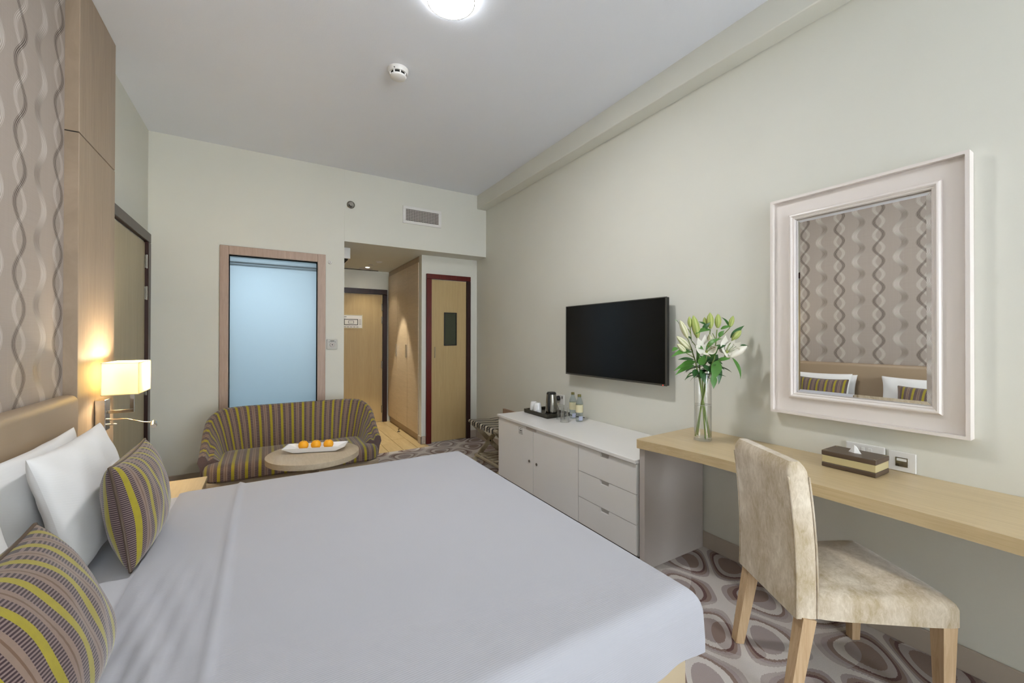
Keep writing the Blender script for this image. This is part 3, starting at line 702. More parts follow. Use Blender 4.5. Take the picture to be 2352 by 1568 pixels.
# ------------------------------------------------------------------ wall mirror
mr = thing('wall_mirror', 'large mirror in a deep white moulded frame above the desk', 'mirror', (2.38, .82, .935))
def ring(y0, y1, z0, z1, w, xa, xb):
    return join(box(xa, xb, y0, y1, z0, z0+w), box(xa, xb, y0, y1, z1-w, z1), box(xa, xb, y0, y0+w, z0+w, z1-w), box(xa, xb, y1-w, y1, z0+w, z1-w))
my0, my1, mz0, mz1 = .450, 1.188, .935, 2.072
obj('outer_rim', ring(my0, my1, mz0, mz1, .013, 2.350, W-.001), M['frame_white'], mr)
obj('flat_board', ring(my0+.0135, my1-.0135, mz0+.0135, mz1-.0135, .075, 2.374, W-.001), M['frame_white'], mr)
def mould(y0, y1, z0, z1):
    prof = [(0, 2.374), (.002, 2.362), (.008, 2.356), (.014, 2.355), (.020, 2.360), (.022, 2.364), (.026, 2.362), (.031, 2.366), (.033, 2.378)]
    V, F = [], []
    for o, x in prof:
        for y, z in ((y0+o, z0+o), (y1-o, z0+o), (y1-o, z1-o), (y0+o, z1-o)): V.append((x, y, z))
    for k_ in range(len(prof)-1):
        for i in range(4): F.append([k_*4+i, k_*4+(i+1) % 4, (k_+1)*4+(i+1) % 4, (k_+1)*4+i])
    return V, F
obj('inner_moulding', mould(.530, 1.104, 1.018, 1.984), M['frame_white'], mr)
gy0, gy1, gz0, gz1, bv = .5635, 1.0705, 1.0515, 1.9505, .016
obj('glass', ([(2.3795, gy0, gz0), (2.3795, gy1, gz0), (2.3795, gy1, gz1), (2.3795, gy0, gz1), (2.3775, gy0+bv, gz0+bv), (2.3775, gy1-bv, gz0+bv), (2.3775, gy1-bv, gz1-bv), (2.3775, gy0+bv, gz1-bv)],
             [[4, 5, 6, 7], [0, 1, 5, 4], [1, 2, 6, 5], [2, 3, 7, 6], [3, 0, 4, 7]]), M['mirror'], mr)
obj('backing', box(2.385, W-.001, .54, 1.09, 1.03, 1.97), M['gap'], mr)

# ------------------------------------------------------------------ desk chair
ch = thing('desk_chair', 'upholstered chair in mottled beige velvet pulled up to the desk', 'chair', (1.949, .743, 0), math.radians(-31))
def lobj(name, m, mat, **k): return obj(name, m, mat, ch, local=True, **k)
def seat_mesh():
    b_ = box(-.20, .275, -.5, .5, .335, .425, .028, 4); V = []
    for x, y, z in b_[0]:
        hw = .185+(.235-.185)*(x+.24)/.515; V.append((x, y*2*hw, z))
    return V, b_[1]
def seat_grid():
    V, F = [], []; n, m = 22, 22; rows = []
    prof = [(0.0, .335), (0.0, .395), (.006, .412), (.018, .424), (.04, .430)]
    def pt_(x, y): return x, y*(.185+.05*(x+.24)/.515)
    x0, x1 = -.215, .266
    rings = []
    for off, z in prof:
        ring_ = []
        for i in range(16): ring_.append((x0+(x1-x0)*i/16, -1))
        for i in range(12): ring_.append((x1, -1+2*i/12))
        for i in range(16): ring_.append((x1+(x0-x1)*i/16, 1))
        for i in range(12): ring_.append((x0, 1-2*i/12))
        out = []
        for x, y in ring_:
            xx, yy = pt_(x, y); c = (x0+x1)/2
            sx = 1-off/((x1-x0)/2); sy = 1-off/.2
            # round the plan corners
            u, v = (x-c)/((x1-x0)/2), y; k_ = 1-.045*(abs(u)*abs(v))**6
            out.append((c+(xx-c)*sx*k_, yy*sy*k_, z))
        rings.append(out)
    for f, z in ((.75, .446), (.45, .456), (.2, .460)):
        base_ = rings[len(prof)-1]; c = (x0+x1)/2
        rings.append([(c+(x-c)*f, y*f, z) for x, y, _ in base_])
    n = len(rings[0]); V = [p for r_ in rings for p in r_]
    F = [[k_*n+i, k_*n+(i+1) % n, (k_+1)*n+(i+1) % n, (k_+1)*n+i] for k_ in range(len(rings)-1) for i in range(n)]
    F.append([(len(rings)-1)*n+i for i in range(n)]); F.append(list(range(n))[::-1]); return V, F
lobj('seat', seat_grid(), M['velvet'], smooth=True)
def lean_back(m):
    V = []
    for x, y, z in m[0]:
        t = (z-.335)/.56; V.append((x-.022*t-.012*t*t+.010*math.sin(PI*t), y*(1-.03*t), z))
    return V, m[1]
def back_mesh():
    # stack of horizontal rings so the slab can lean and its top can roll over
    V, F = [], []; zs = [.335, .345, .40, .50, .60, .70, .78, .83, .855, .872, .884, .890]
    for z in zs:
        e = max(0, (z-.835)/.055); r_ = 1-e**2.2*.55; ey = 1-max(0, (z-.85)/.04)**2*.045; th_ = .040*r_
        hw = .182*ey; cr = min(.012, th_*.8)
        for cx_, cy_, t0 in ((th_-cr, hw-cr, 0), (-th_+cr, hw-cr, PI/2), (-th_+cr, -hw+cr, PI), (th_-cr, -hw+cr, 1.5*PI)):
            for i in range(4): t = t0+PI/2*i/3; V.append((-.240+cx_+cr*math.cos(t), cy_+cr*math.sin(t), z))
    n = 16
    F = [[k_*n+i, k_*n+(i+1) % n, (k_+1)*n+(i+1) % n, (k_+1)*n+i] for k_ in range(len(zs)-1) for i in range(n)]
    F.append([(len(zs)-1)*n+i for i in range(n)]); F.append(list(range(n))[::-1]); return lean_back((V, F))
bk = lobj('backrest', back_mesh(), M['velvet'], smooth=True)
for sy in (-1, 1):
    for xo in (-.037, .037):
        pts = lean_back(([(-.240+xo, sy*.182, .337+.5*i/9) for i in range(10)], []))[0]
        obj('piping', tube(pts, .0035, 6), M['velvet'], bk, local=True, smooth=True)
for sy in (-1, 1):
    lobj('leg', quad_bar((-.235, sy*.165, .336), (-.295, sy*.168, 0), .048, .036), M['chairwood'])
    lobj('leg', quad_bar((.232, sy*.192, .336), (.232, sy*.192, 0), .050, .034), M['chairwood'])

# ------------------------------------------------------------------ vase with water
vx, vy = 2.150, 1.455
va = thing('vase', 'tall clear glass cylinder vase half full of water on the desk', 'vase', (vx, vy, DZ))
def octo(r, a0=.3): return [(vx+r*math.cos(a0+2*PI*i/6), vy+r*math.sin(a0+2*PI*i/6)) for i in range(6)]
obj('glass_wall', lathe([(.046, .008), (.047, .02), (.047, .408), (.0445, .410), (.0445, .022), (.001, .020)], (vx, vy, DZ), 40, cap=False), M['glass'], va, smooth=True)
obj('glass_base', extrude_outline(octo(.050), DZ+.0005, DZ+.012), M['glass_cup'], va)
obj('water', lathe([(.001, .023), (.0440, .023), (.0440, .205), (.001, .205)], (vx, vy, DZ), 40), M['water'], va, smooth=True)
obj('water_line', lathe([(.0436, .2035), (.0443, .2035), (.0443, .2065), (.0436, .2065)], (vx, vy, DZ), 40, cap=False), M['greyplastic'], va)

# ------------------------------------------------------------------ lilies
RV = Vector((.858, -.513, 0)); FV = Vector((.513, .858, 0)); PXM = .00252
def ip(x, y, d=0.0):       # bouquet sketch coordinates -> place around the vase (metres)
    r = ((1520+x*.204)-1618)*PXM; z = DZ+(1013-(710+y*.204))*PXM
    return Vector((vx, vy, 0)) + RV*r + FV*d + Vector((0, 0, z))
def blade(b, t, w, nrm, bend=.15, fold=.25, n=9, shape=1.0):
    b, t = Vector(b), Vector(t); ax = t-b; ln = ax.length; a = ax/ln; nr = Vector(nrm); nr = (nr-a*nr.dot(a)).normalized(); s = a.cross(nr); V, F = [], []
    for i in range(n):
        q = i/(n-1); c = b+ax*q+nr*(bend*ln*4*q*(1-q)); hw = .68*w*(math.sin(PI*min(1, q**.78*.97+.03))**1.15)*shape+.0006
        for sgn in (-1, 0, 1): V.append(tuple(c+s*hw*sgn-nr*(fold*hw*(1 if sgn == 0 else 0))))
    for i in range(n-1):
        for k_ in range(2): F.append([i*3+k_, i*3+k_+1, (i+1)*3+k_+1, (i+1)*3+k_])
    return V, F
def bud_mesh(b, t, r, n=18):
    b, t = Vector(b), Vector(t); ax = t-b; a, c = frame_of(ax); V, F, UV = [], [], []
    pr = [(0, .25), (.06, .45), (.2, .78), (.4, 1), (.6, .98), (.8, .70), (.93, .34), (1, .06)]
    for q, k_ in pr:
        for i in range(n):
            th_ = 2*PI*i/n; rr = r*k_*(1+.09*math.cos(3*th_)); V.append(tuple(b+ax*q+a*rr*math.cos(th_)+c*rr*math.sin(th_))); UV.append((i/n*1.0, q))
    m = len(pr); F = [[i*n+k_, i*n+(k_+1) % n, (i+1)*n+(k_+1) % n, (i+1)*n+k_] for i in range(m-1) for k_ in range(n)]
    F += [list(range(n))[::-1], [(m-1)*n+i for i in range(n)]]; return V, F, UV
CAMV = -FV
def make_stem(poly, label, buds=(), leaves=(), blooms=(), twigs=(), r=.0045):
    pts = [ip(*p) for p in poly]
    root = thing('lily_stem', label, 'flower', tuple(pts[0]), group='lilies in the glass vase')
    fine = []
    for i in range(len(pts)-1):
        for k_ in range(4): fine.append(pts[i].lerp(pts[i+1], k_/4))
    fine.append(pts[-1])
    obj('stem', tube(fine, [r*(1-.35*i/len(fine)) for i in range(len(fine))], 8), M['stem'], root, smooth=True)
    for tw in twigs: obj('twig', tube([ip(*p) for p in tw], .0022, 6), M['stem'], root, smooth=True)
    for (b, t, rr, mt) in buds:
        V, F, UV = bud_mesh(ip(*b), ip(*t), rr); obj('bud', (V, F), M[mt], root, uv=UV, smooth='all')
    for (b, t, w, bd, mt) in leaves:
        P0, P1 = ip(*b), ip(*t); obj('leaf', blade(P0, P1, w, (CAMV*.6+Vector((0, 0, .8))), bd), M[mt], root, smooth='all')
    rl_ = random.Random(label)
    for q in range(8):
        x, y, d = poly[2]; t_ = rl_.random(); x1, y1, d1 = poly[3]; bx_, by_, bd_ = x+(x1-x)*t_, y+(y1-y)*t_, d+(d1-d)*t_
        an = rl_.uniform(0, 2*PI); ln = rl_.uniform(90, 190); tip = (bx_+ln*math.cos(an)*1.05, by_-ln*.35*math.sin(an*1.7)+rl_.uniform(-30, 60), bd_+ln*.00052*math.sin(an))
        P0, P1 = ip(bx_, by_, bd_), ip(*tip); obj('leaf', blade(P0, P1, rl_.uniform(.020, .032), Vector((rl_.uniform(-.3, .3), rl_.uniform(-.3, .3), 1)), rl_.uniform(.08, .2)), M['leaf2' if q % 3 else 'leaf'], root, smooth='all')
    for (c, axis, petals) in blooms:
        c0 = ip(*c); bl_ = obj('bloom', lathe([(.004, -.004), (.008, .004), (.006, .012), (.001, .014)], c0, 10), M['budw'], root, uv=None, smooth=True)
        for (t, w) in petals:
            P1 = ip(*t); nr = (CAMV+Vector((0, 0, .5)))
            obj('petal', blade(c0, P1, w, nr, -.14, .18, 10, 1.0), M['petal'], bl_, smooth='all')
        ax = Vector(axis).normalized()
        for q in range(5):
            a, c_ = frame_of(ax); e = c0+ax*.055+(a*math.cos(q*1.257)+c_*math.sin(q*1.257))*.018
            obj('stamen', tube([tuple(c0), tuple(c0.lerp(e, .6)+ax*.006), tuple(e)], .0009, 5), M['stem'], bl_)
            obj('anther', tube([tuple(e-a*.005), tuple(e+a*.005)], .0017, 6), M['anther'], bl_)
make_stem([(568, 1440, .01), (490, 1080, 0), (432, 800, -.01), (370, 600, -.03), (300, 430, -.05)], 'lily stem with pale buds leaning towards the television',
    buds=[((258, 345, -.06), (160, 152, -.08), .017, 'budw'), ((300, 470, -.05), (125, 325, -.08), .018, 'budw'), ((240, 505, -.06), (122, 408, -.09), .015, 'budw')],
    twigs=[((330, 490, -.045), (285, 400, -.055), (258, 345, -.06)), ((350, 560, -.04), (290, 530, -.05), (240, 505, -.06))],
    leaves=[((330, 500, -.04), (45, 552, -.10), .030, .16, 'leaf'), ((150, 450, -.06), (72, 492, -.08), .018, .15, 'leaf'), ((345, 580, -.04), (138, 578, -.08), .020, .06, 'leaf2'), ((350, 620, -.04), (85, 700, -.09), .022, .12, 'leaf'), ((345, 640, -.04), (108, 748, -.08), .024, .12, 'leaf'), ((355, 600, -.05), (150, 665, -.07), .026, .12, 'leaf'), ((380, 690, -.03), (326, 775, -.06), .024, .1, 'leaf2'), ((160, 190, -.07), (95, 145, -.09), .012, .1, 'leaf'), ((270, 330, -.05), (330, 400, -.03), .022, .2, 'leaf2')])
make_stem([(550, 1452, .0), (486, 1070, .005), (450, 790, 0), (425, 600, -.02), (405, 360, -.02)], 'lily stem with a wide open white bloom turned to the camera',
    buds=[((322, 228, -.02), (312, 104, -.02), .012, 'bud'), ((398, 345, -.03), (348, 93, -.03), .021, 'bud')],
    twigs=[((415, 470, -.02), (335, 370, -.02), (322, 228, -.02)), ((330, 300, -.02), (300, 245, -.02), (255, 238, -.02))],
    leaves=[((380, 560, -.05), (350, 430, -.08), .034, .1, 'leaf'), ((380, 620, -.04), (345, 470, -.07), .026, .1, 'leaf'), ((420, 690, -.04), (435, 840, -.07), .026, .1, 'leaf2'), ((430, 640, -.05), (520, 740, -.08), .028, .12, 'leaf2'), ((400, 640, -.06), (420, 525, -.08), .030, .1, 'leaf'), ((350, 440, -.05), (415, 470, -.08), .028, .2, 'leaf')],
    blooms=[((458, 500, -.07), (-.3, -.7, .7), [((295, 415, -.12), .036), ((345, 335, -.09), .036), ((452, 305, -.06), .034), ((530, 335, -.08), .036), ((520, 430, -.13), .034), ((420, 520, -.14), .030)])])
make_stem([(500, 1462, -.012), (478, 1090, -.005), (485, 800, .01), (530, 560, .01), (566, 245, .0)], 'lily stem with the tallest green bud at the top of the bouquet',
    buds=[((566, 240, 0), (560, 58, 0), .019, 'bud'), ((525, 205, .02), (518, 108, .02), .011, 'bud'), ((560, 440, -.01), (545, 300, -.01), .018, 'budw')],
    leaves=[((560, 250, -.01), (350, 302, -.05), .024, .14, 'leaf'), ((520, 200, 0), (445, 160, .02), .015, .1, 'leaf2'), ((470, 260, -.01), (540, 170, -.03), .024, .12, 'leaf2'), ((500, 560, -.06), (580, 420, -.09), .030, .12, 'leaf'), ((450, 470, -.07), (600, 350, -.10), .022, .25, 'leaf'), ((500, 620, .02), (560, 520, .03), .03, .1, 'leaf2'), ((540, 640, .03), (480, 540, .04), .03, .1, 'leaf2')])
make_stem([(432, 1432, .012), (470, 1100, .01), (515, 800, .0), (590, 570, -.02), (630, 250, -.01)], 'lily stem with twin green buds and a bud on a thin side twig',
    buds=[((636, 232, -.01), (640, 74, -.01), .016, 'bud'), ((662, 230, .01), (672, 78, .01), .014, 'bud'), ((780, 225, .0), (822, 93, .0), .014, 'bud')],
    twigs=[((640, 350, -.01), (710, 300, -.005), (778, 235, 0), (780, 225, 0)), ((600, 350, -.02), (570, 290, -.02))],
    leaves=[((660, 245, -.02), (760, 215, -.04), .020, .12, 'leaf'), ((770, 215, 0), (698, 110, .01), .016, .15, 'leaf2'), ((600, 590, -.05), (495, 810, -.10), .040, .14, 'leaf'), ((590, 470, -.01), (720, 425, -.02), .026, .1, 'leaf2'), ((570, 740, -.03), (552, 900, -.05), .026, .06, 'leaf'), ((640, 330, -.02), (690, 260, -.03), .02, .1, 'leaf'), ((590, 620, .02), (680, 530, .03), .034, .1, 'leaf2'), ((600, 650, .02), (540, 520, .04), .034, .1, 'leaf2')])
make_stem([(397, 1440, 0), (468, 1060, -.006), (528, 790, -.01), (640, 590, -.02), (735, 530, -.03)], 'lily stem with white blooms arching towards the mirror',
    buds=[((778, 365, -.03), (868, 258, -.04), .017, 'bud'), ((735, 555, -.05), (888, 428, -.08), .019, 'petal')],
    twigs=[((690, 560, -.025), (740, 430, -.03), (778, 365, -.03)), ((600, 610, -.02), (680, 590, -.03), (735, 555, -.05))],
    leaves=[((770, 340, -.02), (912, 206, -.03), .022, .1, 'leaf2'), ((880, 425, -.02), (985, 438, -.01), .012, .1, 'leaf2'), ((778, 560, -.03), (858, 795, -.04), .018, .14, 'leaf'), ((650, 640, .0), (628, 855, -.03), .024, .12, 'leaf2'), ((640, 600, .01), (725, 640, .02), .026, .1, 'leaf2'), ((610, 590, -.04), (740, 570, -.05), .022, .1, 'leaf'), ((620, 640, .03), (700, 690, .05), .03, .1, 'leaf2')],
    blooms=[((722, 505, -.03), (.4, -.6, .6), [((705, 312, -.03), .040), ((790, 360, -.05), .034), ((845, 385, -.06), .036), ((660, 420, .0), .034), ((655, 505, -.06), .036), ((800, 455, -.09), .034)])])

# ------------------------------------------------------------------ tissue box and wall plates by the desk
tb = thing('tissue_box', 'brown and cream leather tissue box holder on the desk', 'tissue box', (2.265, .79, DZ))
tx0, tx1, tyA, tyB = 2.195, 2.335, .690, .885
def band(z0, z1, mat, nm, o=0): return obj(nm, box(tx0-o, tx1+o, tyA-o, tyB+o, DZ+z0, DZ+z1, .002, 1), M[mat], tb)
band(.001, .020, 'brown_leather', 'lower_band', .001); band(.0205, .0525, 'cream_leather', 'body'); band(.053, .074, 'brown_leather', 'lid_side', .0015)
zl = DZ+.0745; sm = (tx0+tx1)/2; slo = (sm-.012, sm+.012, tyA+.045, tyB-.045)
V = [(tx0, tyA, zl), (tx1, tyA, zl), (tx1, tyB, zl), (tx0, tyB, zl), (slo[0], slo[2], zl-.003), (slo[1], slo[2], zl-.003), (slo[1], slo[3], zl-.003), (slo[0], slo[3], zl-.003)]
ld = obj('lid', (V, [[0, 1, 5, 4], [1, 2, 6, 5], [2, 3, 7, 6], [3, 0, 4, 7]]), M['brown_leather'], tb)
obj('slot', box(slo[0], slo[1], slo[2], slo[3], zl-.006, zl-.0035), M['darkgap'], ld)
obj('stitching', join(*[tube([V[i], V[i+4]], .0008, 4) for i in range(4)]), M['cream_leather'], ld)
tc = Vector((sm, .785, zl-.003))
ts = obj('tissue', ([tuple(tc+Vector(v)) for v in ((-.004, -.026, 0), (.004, .028, 0), (.002, .004, .036), (-.010, .000, 0), (.010, .004, 0), (.004, -.004, .030))], [[0, 3, 2], [3, 1, 2], [0, 4, 5], [4, 1, 5], [2, 5, 1], [2, 5, 0]]), M['paper'], tb)
sk = thing('desk_socket', 'white double power socket low on the wall behind the tissue box', 'socket', (W-.006, .79, .745))
obj('plate', box(W-.010, W-.001, .722, .868, .752, .838, .004, 2), M['white'], sk)
for y in (.775, .80): obj('switch', box(W-.014, W-.0102, y-.007, y+.007, .800, .822, .001, 1), M['white'], sk)
sw = thing('data_plate', 'square white wall plate with a dark flap beside the tissue box', 'wall plate', (W-.006, .665, .748))
obj('plate', box(W-.009, W-.001, .619, .710, .7465, .832, .002, 1), M['white'], sw)
fl = obj('flap', box(W-.012, W-.0092, .643, .686, .768, .808, .001, 1), M['steel'], sw); obj('label_strip', box(W-.0135, W-.0122, .648, .681, .793, .804), M['white'], fl)
# ------------------------------------------------------------------ kettle set on the cabinet
Z0 = CZ
tr = thing('tea_tray', 'dark rectangular tea tray on the white cabinet', 'tray', (2.21, 3.08, Z0))
tr0, tr1, try0, try1 = 2.085, 2.335, 2.89, 3.265
obj('bottom', box(tr0, tr1, try0, try1, Z0+.001, Z0+.010, .004, 2), M['tray'], tr)
obj('rim', join(box(tr0, tr0+.012, try0, try1, Z0+.0105, Z0+.036, .003, 2), box(tr1-.012, tr1, try0, try1, Z0+.0105, Z0+.036, .003, 2), box(tr0+.0125, tr1-.0125, try0, try0+.012, Z0+.0105, Z0+.036, .003, 2), box(tr0+.0125, tr1-.0125, try1-.012, try1, Z0+.0105, Z0+.036, .003, 2)), M['tray'], tr)
zt_ = Z0+.011
for i, (x, y, lab) in enumerate(((2.150, 3.195, 'white cup upside down on the tray, farther from the kettle'), (2.140, 3.115, 'white cup upside down on the tray, next to the kettle'))):
    cu = thing('cup', lab, 'cup', (x, y, zt_), group='upturned cups on the tray')
    obj('bowl', lathe([(.038, 0), (.039, .004), (.036, .04), (.030, .085), (.024, .096), (.001, .097)], (x, y, zt_), 24), M['china'], cu, smooth=True)
    obj('handle', tube([(x-.030, y-.024, zt_+.018), (x-.040, y-.036, zt_+.03), (x-.040, y-.037, zt_+.055), (x-.028, y-.022, zt_+.075)], .0045, 8), M['china'], cu, smooth=True)
kx, ky = 2.20, 2.985
ke = thing('kettle', 'small steel electric kettle with black handle on the tray', 'kettle', (kx, ky, zt_))
obj('power_base', lathe([(.062, 0), (.064, .006), (.060, .018), (.001, .018)], (kx, ky, zt_), 28), M['black'], ke, smooth=True)
obj('body', lathe([(.056, .019), (.057, .03), (.046, .155), (.043, .185), (.001, .186)], (kx, ky, zt_), 32), M['steel'], ke, smooth=True)
obj('lid', lathe([(.044, .187), (.044, .196), (.036, .205), (.012, .208), (.001, .208)], (kx, ky, zt_), 28), M['black'], ke, smooth=True)
dv = Vector((-.83, -.55, 0)).normalized()
obj('handle', tube([Vector((kx, ky, zt_+.192))+dv*.040, Vector((kx, ky, zt_+.188))+dv*.058, Vector((kx, ky, zt_+.12))+dv*.066, Vector((kx, ky, zt_+.05))+dv*.066, Vector((kx, ky, zt_+.035))+dv*.058], .010, 10), M['black'], ke, smooth=True)
obj('spout', tube([Vector((kx, ky, zt_+.14))-dv*.046, Vector((kx, ky, zt_+.176))-dv*.062], [.014, .006], 10), M['steel'], ke, smooth=True)
sa = thing('sugar_sachets', 'small gold sachets tucked between cup and kettle', 'sachet', (2.255, 3.07, zt_))
for i in range(3): obj('sachet', xf(box(-.022, .022, -.002, .002, 0, .062, .0008, 1), Matrix.Translation((2.245+.012*i, 3.075-.012*i, zt_)) @ Matrix.Rotation(.5+.3*i, 4, 'Z') @ Matrix.Rotation(.12, 4, 'X')), M['gold'] if i != 1 else M['paper'], sa)
for (x, y, lab) in ((2.185, 2.828, 'upturned tumbler standing beside the kettle tray'), (2.140, 2.718, 'upturned tumbler standing in front of the water bottles')):
    gl_ = thing('tumbler', lab, 'glass', (x, y, Z0), group='upturned drinking glasses')
    obj('wall', lathe([(.036, .001), (.036, .004), (.030, .118), (.027, .122), (.001, .123), (.001, .108), (.026, .107), (.033, .003)], (x, y, Z0), 28, cap=False), M['glass_cup'], gl_, smooth=True)
    obj('lip', lathe([(.0325, .0005), (.0375, .0005), (.0375, .003), (.0325, .003)], (x, y, Z0), 28, cap=False), M['glass'], gl_)
for (x, y, lab) in ((2.300, 2.805, 'plastic water bottle behind the tumblers near the socket'), (2.262, 2.672, 'plastic water bottle with cream label nearest the desk')):
    bt = thing('water_bottle', lab, 'bottle', (x, y, Z0), group='water bottles on the cabinet')
    obj('body', lathe([(.026, .001), (.031, .006), (.031, .05), (.029, .06), (.031, .07), (.031, .145), (.028, .165), (.018, .192), (.013, .203), (.013, .210)], (x, y, Z0), 26), M['pet'], bt, smooth=True)
    obj('label', lathe([(.0314, .078), (.0314, .142)], (x, y, Z0), 26, cap=False), M['label'], bt, smooth=True)
    obj('cap', lathe([(.015, .208), (.015, .226), (.013, .228), (.001, .228)], (x, y, Z0), 20), M['cap'], bt, smooth=True)
    obj('neck_ring', lathe([(.013, .203), (.0165, .2035), (.0165, .206), (.013, .2065)], (x, y, Z0), 18, cap=False), M['pet'], bt)
    obj('lower_print', lathe([(.0313, .012), (.0313, .048)], (x, y, Z0), 26, cap=False)[0:2] if False else ([p for p in lathe([(.0313, .012), (.0313, .048)], (x, y, Z0), 26, cap=False)[0]], [f for f in lathe([(.0313, .012), (.0313, .048)], (x, y, Z0), 26, cap=False)[1] if f[0] % 26 in (16, 17, 18, 19, 20)]), M['labelblue'], bt)
ks = thing('kettle_socket', 'white wall socket with a black plug behind the kettle', 'socket', (W-.006, 3.10, .70))
obj('plate', box(W-.010, W-.001, 3.055, 3.205, .695, .790, .003, 1), M['white'], ks)
obj('switch', box(W-.013, W-.0102, 3.075, 3.087, .750, .776, .001, 1), M['black'], ks)
pg = obj('plug', lathe([(.024, 0), (.024, -.018), (.015, -.032), (.006, -.034), (.001, -.034)], (W-.0105, 3.130, .752), 16, 'x'), M['black'], ks, smooth=True)
obj('cord', tube([(W-.035, 3.130, .745), (W-.04, 3.125, .70), (W-.035, 3.10, .645), (W-.05, 3.02, .634), (W-.05, 2.82, .631), (W-.03, 2.74, .633)], .004, 8), M['black'], pg, smooth=True)

# ------------------------------------------------------------------ luggage rack
lr = thing('luggage_rack', 'folding wooden luggage rack with cream and black straps', 'luggage rack', (2.06, 3.66, 0))
rx0, rx1, ry0, ry1, rz = 1.85, 2.27, 3.37, 3.95, .445
for x in (rx0, rx1): obj('rail', tube([(x, ry0-.02, rz), (x, ry1+.02, rz)], .016, 12), M['rackwood'], lr, smooth=True)
for y in (ry0+.03, ry1-.02):
    obj('leg', quad_bar((rx0+.005, y, rz-.005), (rx1+.01, y, 0), .045, .045, .02, .02, (1, 0, .8)), M['rackwood'], lr)
    l_ = obj('leg', quad_bar((rx1-.005, y-.022, rz-.005), (rx0-.01, y-.022, 0), .045, .045, .02, .02, (-1, 0, .8)), M['rackwood'], lr)
    obj('bolt', lathe([(.009, 0), (.009, -.004), (.001, -.006)], ((rx0+rx1)/2, y-.0325, rz/2), 12, 'y'), M['steel'], l_)
for x in (rx0+.045, rx1-.045): obj('stretcher', box(x-.012, x+.012, ry0+.01, ry1-.03, .085, .105, .002, 1), M['rackwood'], lr)
for i in range(6): obj('slat', box(rx0+.06, rx1-.06, ry0+.05+i*.08, ry0+.09+i*.08, .1055, .117, .002, 1), M['rackwood'], lr)
for i in range(5):
    y = ry0+.04+i*.108; pts = [(rx0-.019, rz-.03), (rx0-.019, rz+.006), (rx0-.008, rz+.0185), (rx0+.02, rz+.017), ((rx0+rx1)/2, rz+.004), (rx1-.02, rz+.017), (rx1+.008, rz+.0185), (rx1+.019, rz+.006)]
    def strap(y0, y1, o): return strip_between([(x-(o if x < 2.0 else -o), y0, z+o) for x, z in pts], [(x-(o if x < 2.0 else -o), y1, z+o) for x, z in pts])
    s_ = obj('strap', strap(y, y+.085, 0), M['strapw'], lr)
    for a in (y, y+.062): obj('stripe', strap(a, a+.023, .0015), M['strapb'], s_)
tag(obj('wall_protector', join(box(W-.03, W-.001, 3.60, 4.19, .27, .495, .006, 2), box(W-.034, W-.03, 3.62, 4.17, .29, .475, .001, 1)), M['tan'], origin=(W-.02, 3.9, .27)), 'tan wall protector board behind the luggage rack', 'board')

# ------------------------------------------------------------------ ceiling lamp, detectors, vent, plates
lc = (.818, 2.0, H)
cl = thing('ceiling_lamp', 'round white ceiling lamp glowing above the bed', 'ceiling lamp', lc)
obj('diffuser', lathe([(.001, -.050), (.06, -.047), (.10, -.041), (.121, -.034)], lc, 28), M['lamp'], cl, smooth=True)
obj('side_band', lathe([(.119, -.033), (.119, -.001)], lc, 28, cap=False), M['lampside'], cl, smooth=True)
obj('rim', lathe([(.1212, -.031), (.1212, -.036), (.1255, -.036), (.1255, -.031), (.1212, -.031)], lc, 40, cap=False), M['steel'], cl)
sd = thing('smoke_detector', 'round white smoke detector on the ceiling', 'smoke detector', (.745, 2.745, H))
c = (.745, 2.745, H)
obj('base', lathe([(.068, -.001), (.068, -.012), (.060, -.030), (.001, -.030)], c, 32), M['white'], sd, smooth=True)
obj('vent_band', lathe([(.049, -.030), (.049, -.046), (.001, -.046)], c, 32), M['darkgap'], sd)
obj('cap', lathe([(.052, -.044), (.050, -.054), (.036, -.062), (.001, -.064)], c, 32), M['white'], sd, smooth=True)
for i in range(8): t = 2*PI*i/8; obj('rib', quad_bar((c[0]+.053*math.cos(t), c[1]+.053*math.sin(t), H-.029), (c[0]+.051*math.cos(t), c[1]+.051*math.sin(t), H-.047), .008, .008), M['white'], sd)
obj('indicator', lathe([(.004, -.0005), (.004, .002)], (c[0]-.038, c[1]-.052, H-.022), 8, 'y'), M['black'], sd)
av = thing('air_vent', 'rectangular white air grille high on the wall above the recess', 'vent', (1.56, B, 2.65))
ax0, ax1, az0, az1 = 1.328, 1.794, 2.650, 2.850
yv = B+.004
obj('frame', join(box(ax0, ax1, yv-.014, yv-.001, az0, az0+.034, .002, 1), box(ax0, ax1, yv-.014, yv-.001, az1-.034, az1, .002, 1), box(ax0, ax0+.034, yv-.014, yv-.001, az0+.034, az1-.034), box(ax1-.034, ax1, yv-.014, yv-.001, az0+.034, az1-.034)), M['white'], av)
obj('backing', box(ax0+.034, ax1-.034, yv-.003, yv-.001, az0+.034, az1-.034), M['darkgap'], av)
for i in range(7):
    z = az0+.044+i*.0175; obj('slat', box(ax0+.034, ax1-.034, yv-.013, yv-.009, z, z+.0085), M['lacquer_side'], av)
for i in range(20):
    x = ax0+.046+i*.0197; obj('bar', box(x, x+.006, yv-.008, yv-.004, az0+.034, az1-.034), M['lacquer_side'], av)
spk = thing('sprinkler', 'round chrome sprinkler head on the wall left of the grille', 'sprinkler', (.765, yv, 2.762))
c = (.765, yv, 2.762)
obj('rose', lathe([(.040, -.001), (.041, -.006), (.034, -.012), (.030, -.008), (.001, -.008)], c, 28, 'y'), M['steel'], spk, smooth=True)
obj('nozzle', lathe([(.012, -.009), (.010, -.035), (.001, -.035)], c, 16, 'y'), M['steel'], spk, smooth=True)
